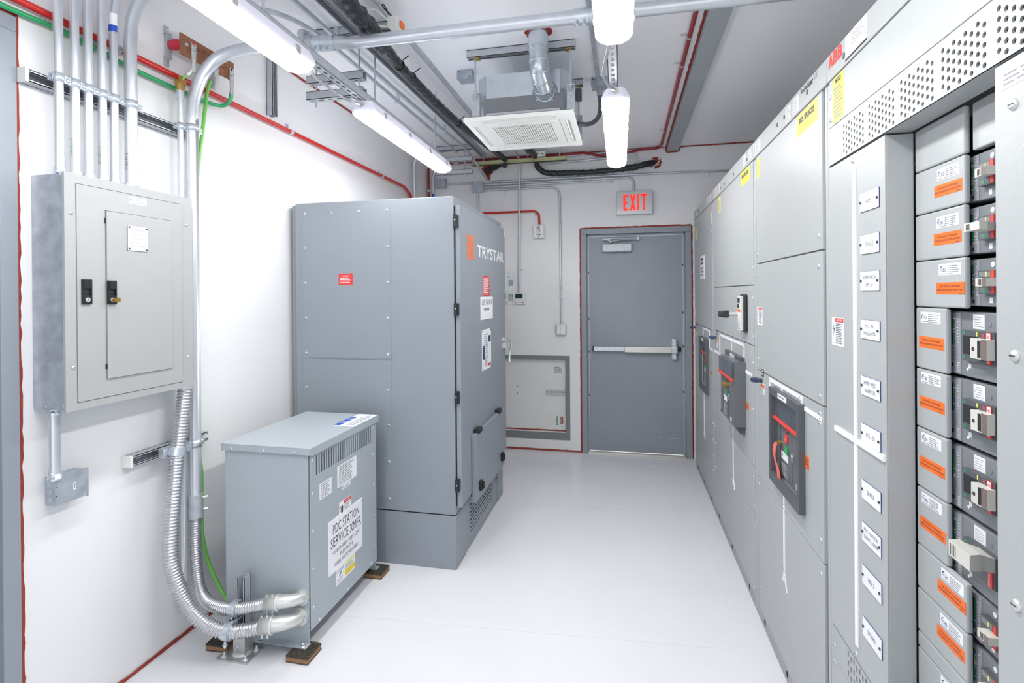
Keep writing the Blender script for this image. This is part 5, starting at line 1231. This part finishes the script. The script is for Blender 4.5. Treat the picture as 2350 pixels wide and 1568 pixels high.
# ---- section A, far end by the exit door
SA = thing('switchgear_section', 'farthest switchgear section, next to the exit door', 'switchgear', (3.1, 4.40, 0), GRP)
body(SA, 3.912, 4.885); cap(SA, 3.912, 4.885, [(4.60, 2.245), (4.62, 2.245)]); base(SA, 3.912, 4.885); seam_posts(SA, 3.912, 4.885)
dA = door(SA, 3.935, 4.878, 1.288, 2.203); dA2 = door(SA, 3.935, 4.878, .672, 1.283, holes=[[(4.15, .83), (4.46, .83), (4.46, 1.16), (4.15, 1.16)]]); door(SA, 3.935, 4.878, .430, .668); door(SA, 3.935, 4.878, .065, .426)
np_ = MB(); np_.fbox(FR, 4.305, 4.505, 1.665, 1.855, 0, .003, 'white'); np_.lines(FR, 4.325, 4.485, 1.775, 1.84, 2, .0034, 'ink', 81, .6); np_.lines(FR, 4.34, 4.47, 1.685, 1.765, 3, .0034, 'ink_soft', 82, .6); np_.build('nameplate', dA)
yellow(dA, 4.80, 4.87, 2.04, 2.14); sticker(SA, FR, 4.66, 4.72, 2.22, 2.27, .0032, 4, 61); sticker(dA, FR, 3.95, 3.99, 2.06, 2.19, .0, 6, 62, 'warning_sticker', 'white', 'ink_soft', ('danger_red', .35)); sticker(dA, FR, 4.72, 4.80, 2.02, 2.12, .0, 6, 60)
sticker(dA2, FR, 4.84, 4.87, 1.35, 1.42, .0, 4, 63)
power_breaker(dA2, 4.107, 4.496, .787, 1.204, 'in', 4.48, 1.085); volt_badge(dA2, 4.835, 1.262)
strip(dA2, [((4.39, 1.215), (4.39, 1.278)), ((4.395, 1.273), (4.085, 1.273)), ((4.078, 1.278), (4.078, 1.150)), ((4.08, 1.145), (3.945, 1.145))])
mimic_tail(dA2, 4.365, .760, .41)
gear_screws(SA, [(3.948, 2.0), (3.948, 1.40), (3.948, 1.62), (3.948, .62), (3.948, .50), (3.948, .38), (3.948, .28), (4.86, .60), (4.86, .35)])
mb = MB(); orange_tag(mb, FR, 3.985, 4.06, .960, .985); mb.build('label_sticker', dA2)
for y, z0_, z1_ in ((4.12, 2.235, 2.275), (3.98, 2.225, 2.275)): sticker(SA, FR, y - .03, y + .03, z0_, z1_, .0032, 4, int(y * 20))
# ---- section B
SB = thing('switchgear_section', 'switchgear section with a black pull handle and a projecting breaker', 'switchgear', (3.1, 3.31, 0), GRP)
body(SB, 2.705, 3.912); cap(SB, 2.705, 3.912, [(3.17, 2.237), (2.84, 2.237), (3.44, 2.237), (3.58, 2.237)]); base(SB, 2.705, 3.912); seam_posts(SB, 2.705, 3.912)
dB = door(SB, 2.735, 3.882, 1.597, 2.203); dB2 = door(SB, 2.735, 3.882, 1.298, 1.592); dB3 = door(SB, 2.735, 3.882, .700, 1.293); door(SB, 2.735, 3.882, .462, .696); door(SB, 2.735, 3.882, .065, .458)
yellow(dB, 2.795, 2.998, 2.128, 2.2, 'BUS SPLICES'); yellow(dB, 3.60, 3.66, 2.09, 2.19)
for y, W in ((2.775, .05), (2.90, .05), (3.78, .12), (3.64, .05)): sticker(SB, FR, y - W / 2, y + W / 2, 2.222, 2.274, .0032, 5, int(y * 31))
mb = MB(); FH = Face('R', WX)
mb.fbox(FH, 2.86, 2.96, 1.352, 1.550, 0, .018, 'brk_black'); hb = mb.build('disconnect_switch', dB2, bevel=.008)
mb = MB(); mb.fbox(FH, 2.885, 2.955, 1.360, 1.540, .018, .030, 'white_plastic'); mb.fbox(FH, 2.900, 2.94, 1.505, 1.53, .030, .034, 'ink'); mb.fcyl(FH, 2.925, 1.488, .011, .030, .036, 'ink', 14); mb.fbox(FH, 2.89, 2.95, 1.455, 1.472, .030, .0306, 'orange')
mb.fpoly(FH, [(2.93, 1.45), (2.915, 1.435), (2.922, 1.435), (2.91, 1.418), (2.928, 1.438), (2.920, 1.438)], .030, .0308, 'ink'); mb.lines(FH, 2.892, 2.948, 1.365, 1.412, 5, .0306, 'ink_soft', 64); mb.build('face_plate', hb, bevel=.002)
mb = MB(); mb.fcyl(FH, 2.985, 1.445, .016, .0, .030, 'cast', 14); mb.hexa([FH.p(2.955, 1.425, .072), FH.p(3.01, 1.42, .072), FH.p(3.01, 1.462, .072), FH.p(2.955, 1.465, .072), FH.p(2.955, 1.430, .118), FH.p(3.005, 1.428, .122), FH.p(3.005, 1.458, .122), FH.p(2.955, 1.457, .118)], 'brk_black'); mb.fcyl(FH, 2.982, 1.443, .010, .02, .08, 'cast', 12); mb.build('pull_handle', hb, bevel=.006, label='black pull handle')
power_breaker(dB3, 2.936, 3.362, .805, 1.213, 'out', 3.294, 1.095); volt_badge(dB3, 3.80, 1.262)
strip(dB3, [((3.66, 1.278), (2.94, 1.278)), ((3.655, 1.27), (3.655, 1.150)), ((3.86, 1.150), (3.66, 1.150)), ((3.272, 1.27), (3.272, 1.215)), ((2.945, 1.27), (2.945, 1.150)), ((2.94, 1.145), (2.78, 1.145))])
mimic_tail(dB3, 3.245, .770, .43)
mb = MB(); orange_tag(mb, FR, 2.85, 2.99, .952, .985); mb.build('label_sticker', dB3)
gear_screws(SB, [(2.755, z) for z in (1.68, 1.53, 1.34, 1.21, .98, .745, .65, .50, .40, .10)] + [(3.862, z) for z in (1.66, .62, .50, .33)])
# ---- section C
SC = thing('switchgear_section', 'switchgear section with a pink tag hanging in its breaker window', 'switchgear', (3.1, 2.245, 0), GRP)
body(SC, 1.785, 2.705); capC = cap(SC, 1.785, 2.705, [(1.952, 2.245), (2.212, 2.245), (2.305, 2.245)]); base(SC, 1.785, 2.705); seam_posts(SC, 1.785, 2.705)
dC = door(SC, 1.832, 2.668, 1.697, 2.203); door(SC, 1.832, 2.668, 1.194, 1.692); dC2 = SC.children[-1]; dC3 = door(SC, 1.832, 2.668, .686, 1.189, holes=[[(2.025, .80), (2.372, .80), (2.372, 1.135), (2.025, 1.135)]]); door(SC, 1.832, 2.668, .065, .681)
yellow(dC, 1.868, 2.076, 2.123, 2.199, 'BUS SPLICES')
mb = MB(); FCp = Face('R', WX - .003)
mb.text(FCp, 'Relia', 1.985, 2.268, .062, .017, .0004, 'ink', .0005); mb.text(FCp, 'Gear', 1.924, 2.2665, .056, .019, .0004, 'ink', .0010); mb.text(FCp, 'SB', 1.872, 2.268, .030, .017, .0004, 'ink_soft'); mb.build('lettering', capC)
for y, W in ((2.075, .065), (2.165, .060), (2.62, .085), (2.69 - .02, .02)): sticker(SC, FR, y - W / 2, y + W / 2, 2.215, 2.270, .0032, 6, int(y * 37))
yellow(dC, 2.60, 2.655, 2.10, 2.19)
danger(dC2, 2.572, 2.665, 1.407, 1.491)
power_breaker(dC3, 2.006, 2.392, .768, 1.160, 'tag', 2.402, 1.036); volt_badge(dC3, 2.600, 1.165)
strip(dC3, [((2.460, 1.178), (2.042, 1.178)), ((2.45, 1.17), (2.45, 1.145)), ((2.275, 1.171), (2.275, 1.150)), ((2.035, 1.185), (2.035, 1.150)), ((2.03, 1.148), (1.845, 1.148))])
mimic_tail(dC3, 2.257, .755, .39)
mb = MB(); orange_tag(mb, FR, 1.968, 2.040, .940, .985); mb.build('label_sticker', dC3)
gear_screws(SC, [(1.860, z) for z in (1.742, 1.642, 1.22, 1.163, 1.13, .75, .640)] + [(2.650, z) for z in (1.74, 1.64, 1.245, .65, .16)])
# ---- section D with the feeder breakers
SDt = thing('switchgear_section', 'nearest switchgear section, holding the column of feeder breakers', 'switchgear', (3.1, 1.235, 0), GRP)
D0, D1 = .690, 1.785
PX = 2.678       # face of the blank covers in the recess
mb = MB(); mb.box(2.76, SD, D0, D1 - .0012, 0, 2.276, 'gear_body'); mb.build('enclosure', SDt)
capD = cap(SDt, D0, D1); base(SDt, D0, D1)
dD = door(SDt, D0 + .01, 1.768, 2.062, 2.203)
def circ(a, b, r, n=10): return [(a + math.cos(2 * PI * k / n) * r, b + math.sin(2 * PI * k / n) * r) for k in range(n)]
hs = []
for g in range(7):
    c0_ = 1.652 - g * .1568
    for i in range(8):
        for j in range(5):
            a = c0_ - i * .0172; b = 2.035 - j * .0178 - (i % 2) * .0089
            if a > D0 + .04: hs.append(circ(a, b, .0052))
hood = MB(); hood.plate(FR, [(D0 + .01, 1.945), (1.768, 1.945), (1.768, 2.057), (D0 + .01, 2.057)], hs, .0, .004, 'gear_grey'); hood.fbox(FR, D0 + .01, 1.75, 1.949, 2.053, -.03, -.012, 'slot_dark')
hood.fbox(FR, D0 + .01, 1.768, 1.945, 1.948, -.060, .003, 'gear_grey'); hood.build('vent_hood', SDt)
# left and right cover plates with folded returns
hs = []
for (nm, y0, y1) in (('wireway_cover', 1.425, 1.768), ('wireway_cover', .70, 1.043)):
    mb = MB(); mb.fbox(FR, y0, y1, .540, 1.941, -.003, 0, 'gear_grey'); mb.fbox(FR, y0, y0 + .003 if y0 > 1.2 else y0 + .003, .540, 1.941, -.062, -.003, 'gear_grey'); mb.fbox(FR, y1 - .003, y1, .540, 1.941, -.062, -.003, 'gear_grey')
    o = mb.build(nm, SDt, bevel=.0025)
    if y0 > 1.2: covL = o
    else: covR = o
mb = MB(); mb.fbox(FR, 1.770, D1 - .001, .065, 2.20, -.010, -.001, 'gear_grey'); mb.build('corner_post', SDt, bevel=.003)
mb = MB(); mb.box(2.745, 2.765, 1.043, 1.425, .3, 1.945, 'slot_dark'); mb.build('recess_back', SDt)
# bottom vents
hs = []
for i in range(9):
    for j in range(6):
        a, b = 1.655 - i * .0185, .520 - j * .028 - (i % 2) * .006
        for s in (0,): hs.append([(a - .004, b - .009), (a + .004, b - .009), (a + .004, b + .009), (a - .004, b + .009)])
door(SDt, 1.480, 1.768, .441, .535, holes=[h for h in hs if min(p[1] for p in h) > .447 and min(p[0] for p in h) > 1.49 and max(p[1] for p in h) < .531], c0=-.004)
door(SDt, .70, 1.476, .441, .535); door(SDt, .70, 1.768, .065, .437)
mb = MB(); mb.fbox(FR, .70, 1.76, .07, .53, -.03, -.014, 'slot_dark'); mb.build('vent_backing', SDt)
gear_screws(SDt, [(1.757, 2.155), (1.757, 2.085), (1.757, 2.00), (1.604, 1.923), (1.602, .556), (1.752, .48), (1.752, .43)])
for z in (1.864, 1.454, 1.047): screw(SDt, FR, .998, z, .010, 'cast')
strip(covL, [((1.591, .585), (1.591, 1.903))], wd=.0165, th=.004, rivets=False, name='mimic_strip'); strip(covL, [((1.730, 1.151), (1.428, 1.151))], wd=.014, th=.006, rivets=False)
danger(covL, 1.671, 1.757, 1.399, 1.483)
NP = [(1.796, [('HAM-1', 0, .40, .24)]), (1.684, [('SPARE', 0, .45, .24)]), (1.588, [('XMFR MECH', .18, .70, .22), ('RM. 50', -.20, .36, .22)]), (1.461, [('MCC PV', .18, .42, .20), ('MANZANITA', -.20, .64, .20)]),
      (1.311, [('XMFR WEST', .18, .70, .22), ('RAMP DIS', -.20, .56, .22)]), (1.184, [('ATS / ED', 0, .48, .24)]), (1.033, [('SPARE', 0, .40, .24)]), (.920, [('PDC STATION', .20, .74, .20), ('SERVICE XFMR', -.16, .76, .20)]), (.805, [('HD-2', 0, .32, .24)]), (.666, [('SPARE', 0, .42, .24)])]
for z, rows in NP: nameplate(covL, FR, 1.503, z, .104, .050, rows)
yellow(dD, 1.658, 1.738, 2.066, 2.201, 'NOTICE')
mb = MB(); F = FCp
for k, ch_ in enumerate('ABB'): mb.text(F, ch_, 1.746 - k * .034, 2.261, .027, .036, .0005, 'sign_red', .0022)
mb.build('logo', capD)
inst('cap_plug', 'cp', None, SDt, (WX - .003, 1.650, 2.235))
mb = MB(); mb.fbox(F, 1.508, 1.640, 2.219, 2.282, .0, .0006, 'white'); mb.lines(F, 1.515, 1.60, 2.24, 2.278, 5, .001, 'ink_soft', 71, .3); mb.build('label_sticker', capD)
mb = MB(); mb.fbox(F, 1.508, 1.640, 2.2135, 2.2185, 0, .0012, 'brk_black'); mb.build('label_holder', capD)
mb = MB(); mb.fbox(FR, .80, 1.027, 1.896, 1.927, 0, .0006, 'white'); mb.lines(FR, .81, 1.02, 1.90, 1.923, 3, .001, 'ink_soft', 72, .3); mb.build('label_sticker', covR)
# blank covers and breakers
FPx = Face('R', PX)
edges = [1.943, 1.842, 1.740, 1.631, 1.523, 1.378, 1.238, 1.096, .957, .853, .749, .711, .60, .50, .40]
def cover(z1, z0, yr, st=None, big=False):
    mb = MB(); mb.fbox(FPx, yr, 1.421, z0 + .001, z1 - .001, -.012, 0, 'gear_grey'); o = mb.build('filler_cover', SDt, bevel=.004)
    if st:
        a0, zc = st
        mb = MB(); cbs(mb, FPx, a0, a0 + .078, zc, zc + .025, .0, int(z1 * 100)); mb.build('label_sticker', o)
    return o
def otag(o, y0, z0, W=.098, H=.026):
    mb = MB(); orange_tag(mb, FPx, y0, y0 + W, z0, z0 + H); mb.build('label_sticker', o)
def leds(mb, F, a0, a1, z0, z1, c, seed):
    """labelled row of tiny dip switches: a dark slit, green marks and pale ticks"""
    R = random.Random(seed); W = a1 - a0; n = int((z1 - z0) / .0032)
    mb.fbox(F, a1 - W * .34, a1 - W * .28, z0, z1, c, c + .0006, 'slot_dark')
    for k in range(n):
        z = z1 - k * .0032
        mb.fbox(F, a0 + W * .46, a0 + W * .64, z - .002, z, c, c + .0005, 'led_green' if R.random() < .72 else ('blue' if R.random() < .3 else 'paper'))
        if k % 2: mb.fbox(F, a0 + W * .12, a0 + W * (.2 + R.random() * .18), z - .0012, z, c, c + .0004, 'paper')
        if R.random() < .4: mb.fbox(F, a1 - W * .2, a1 - W * .08, z - .0014, z, c, c + .0004, 'ink_soft')
def small_breaker(zc, on):
    F = Face('R', 2.700); y0, y1, h = 1.046, 1.284, .048
    mb = MB(); mb.fbox(F, y0, y1, zc - h, zc + h, -.04, 0, 'brk_dark'); mb.fcyl(F, 1.190, zc + h - .013, .0055, 0, .0008, 'paper', 12); br = mb.build('circuit_breaker', SDt, bevel=.002)
    mb = MB(); mb.fbox(F, 1.228, 1.283, zc - h + .002, zc + h - .002, 0, .0015, 'trip_face'); leds(mb, F, 1.229, 1.262, zc - .030, zc + .036, .0016, int(zc * 500)); mb.fbox(F, 1.243, 1.250, zc - .042, zc - .035, .0015, .002, 'ink'); mb.build('trip_unit', br)
    mb = MB(); mb.fbox(F, 1.162, 1.213, zc - .023, zc + .024, 0, .012, 'brk_frame'); mb.fbox(F, 1.166, 1.175, zc - .022, zc + .023, .012, .0135, 'sign_red')
    mb.fbox(F, 1.178, 1.210, zc + .011, zc + .021, .012, .0124, 'ink_soft'); mb.fbox(F, 1.188, 1.191, zc + .011, zc + .021, .0124, .0128, 'yellow'); mb.fbox(F, 1.178, 1.210, zc - .021, zc - .011, .012, .0124, 'brk_mid'); mb.fbox(F, 1.192, 1.198, zc - .020, zc - .012, .0124, .0128, 'led_green')
    mb.build('escutcheon', br, bevel=.0008)
    mb = MB()
    if on:
        mb.fbox(F, 1.158, 1.189, zc - .008, zc + .008, .012, .031, 'toggle'); mb.fbox(F, 1.158, 1.170, zc - .0078, zc + .0078, .031, .0314, 'toggle_brown')
        for k in range(3): mb.fbox(F, 1.172 + k * .0035, 1.174 + k * .0035, zc - .006, zc + .006, .031, .0315, 'ink')
    else:
        mb.hexa([F.p(1.166, zc - .008, .010), F.p(1.186, zc - .008, .010), F.p(1.186, zc + .008, .010), F.p(1.166, zc + .008, .010), F.p(1.145, zc - .007, .040), F.p(1.184, zc - .007, .040), F.p(1.184, zc + .008, .040), F.p(1.145, zc + .008, .040)], 'toggle')
        mb.fbox(F, 1.140, 1.185, zc - .0075, zc + .0085, .038, .052, 'toggle')
        for k in range(3): mb.fbox(F, 1.168 + k * .004, 1.170 + k * .004, zc - .006, zc + .006, .052, .0525, 'ink')
    mb.build('toggle_handle', br, bevel=.002)
    mb = MB(); mb.fbox(F, 1.191, 1.200, zc - .041, zc - .030, 0, .0006, 'paper'); mb.fcyl(F, 1.178, zc - .036, .0045, 0, .0005, 'ink_soft', 12); mb.build('label_sticker', br)
def large_breaker(zc, on):
    F = Face('R', 2.700); y0, y1, h = 1.048, 1.352, .0685
    mb = MB(); mb.fbox(F, y0, y1, zc - h, zc + h, -.04, 0, 'brk_dark'); mb.fcyl(F, 1.268, zc - h + .016, .0035, 0, .0008, 'paper', 12); mb.fcyl(F, 1.200, zc + .045, .005, 0, .0008, 'ink_soft', 12)
    br = mb.build('circuit_breaker', SDt, bevel=.002)
    mb = MB(); mb.fbox(F, 1.288, 1.350, zc - h + .003, zc + h - .003, 0, .0022, 'trip_face'); leds(mb, F, 1.290, 1.328, zc - .006, zc + .056, .0023, int(zc * 700))
    mb.lines(F, 1.300, 1.322, zc - .040, zc - .010, 5, .0026, 'ink_soft', 4, .3); mb.fbox(F, 1.312, 1.318, zc - .052, zc - .045, .0022, .003, 'brk_black'); mb.lines(F, 1.290, 1.300, zc - .062, zc - .040, 4, .0026, 'paper', 5, .4); mb.build('trip_unit', br)
    mb = MB(); mb.fbox(F, 1.172, 1.268, zc - .033, zc + .031, 0, .010, 'brk_frame'); mb.fbox(F, 1.178, 1.190, zc - .032, zc + .030, .010, .0125, 'danger_red'); mb.fbox(F, 1.1785, 1.1895, zc + .015, zc + .029, .0125, .0128, 'white'); mb.text(F, 'ABB', 1.184, zc + .022, .009, .007, .0132, 'danger_red'); mb.lines(F, 1.180, 1.188, zc - .03, zc - .004, 7, .0129, 'white', 5, .3)
    mb.fbox(F, 1.222, 1.266, zc - .019, zc + .019, .010, .0104, 'brk_black'); mb.fbox(F, 1.258, 1.264, zc + .022, zc + .028, .010, .0106, 'led_green'); mb.fbox(F, 1.258, 1.264, zc - .029, zc - .023, .010, .0106, 'led_green'); mb.fbox(F, 1.220, 1.2235, zc + .020, zc + .029, .010, .0106, 'yellow'); mb.fbox(F, 1.199, 1.205, zc + .020, zc + .027, .010, .0106, 'danger_red')
    mb.build('escutcheon', br, bevel=.0008)
    mb = MB()
    if on:
        mb.fbox(F, 1.170, 1.218, zc - .023, zc + .017, .010, .024, 'toggle'); mb.fbox(F, 1.170, 1.186, zc - .0225, zc + .0165, .024, .0245, 'toggle_brown'); mb.fbox(F, 1.187, 1.196, zc - .020, zc + .014, .024, .0247, 'brk_black'); mb.fcyl(F, 1.209, zc - .004, .004, .024, .0248, 'ink', 10)
    else:
        mb.hexa([F.p(1.172, zc + .002, .010), F.p(1.220, zc + .002, .010), F.p(1.220, zc + .030, .010), F.p(1.172, zc + .030, .010), F.p(1.140, zc + .022, .060), F.p(1.194, zc + .022, .060), F.p(1.194, zc + .052, .060), F.p(1.140, zc + .052, .060)], 'toggle')
        mb.hexa([F.p(1.132, zc + .022, .056), F.p(1.196, zc + .022, .056), F.p(1.196, zc + .054, .056), F.p(1.132, zc + .054, .056), F.p(1.116, zc + .028, .084), F.p(1.180, zc + .028, .084), F.p(1.180, zc + .058, .084), F.p(1.116, zc + .058, .084)], 'toggle')
        for k in range(4): mb.fbox(F, 1.158 + k * .005, 1.160 + k * .005, zc + .032, zc + .054, .084, .0845, 'ink')
    mb.build('toggle_handle', br, bevel=.003)
    mb = MB(); mb.fbox(F, 1.215, 1.250, zc + .034, zc + .064, 0, .0006, 'paper'); mb.lines(F, 1.218, 1.247, zc + .037, zc + .061, 5, .001, 'ink_soft', int(zc * 90), .2); mb.build('label_sticker', br)
    mb = MB(); mb.fbox(F, 1.257, 1.266, zc - .050, zc - .040, 0, .0006, 'paper'); mb.lines(F, 1.185, 1.250, zc - .062, zc - .038, 5, .0004, 'ink_soft', 6, .2); mb.build('printed_marking', br)
cover(edges[0], edges[1], 1.237)
o = cover(edges[1], edges[2], 1.237, (1.252, 1.805)); otag(o, 1.243, 1.769)
o = cover(edges[2], edges[3], 1.239, (1.256, 1.700)); otag(o, 1.246, 1.662)
o = cover(edges[3], edges[4], 1.237, (1.248, 1.595)); otag(o, 1.238, 1.553)
for i, st in ((4, 1.487), (5, 1.346), (6, 1.204), (7, 1.062)):
    o = cover(edges[i], edges[i + 1], 1.303, (1.321, st)); otag(o, 1.308, st - .058)
o = cover(edges[8], edges[9], 1.237, (1.246, .923)); otag(o, 1.240, .890)
o = cover(edges[9], edges[10], 1.237, (1.250, .840 - .021)); otag(o, 1.243, .786)
cover(edges[10], edges[11], 1.237); o = cover(edges[11], edges[12], 1.237, (1.250, .68)); cover(edges[12], edges[13], 1.237); cover(edges[13], edges[14], 1.237)
mb = MB(); mb.fbox(FPx, 1.045, 1.233, 1.846, 1.943, -.030, -.012, 'gear_grey'); mb.build('filler_cover', SDt, bevel=.003)
small_breaker(1.791, True); small_breaker(1.684, False); small_breaker(1.577, True)
large_breaker(1.448, True); large_breaker(1.304, True); large_breaker(1.158, True); large_breaker(1.012, False)
small_breaker(.889, True); small_breaker(.782, True); small_breaker(.676, True)
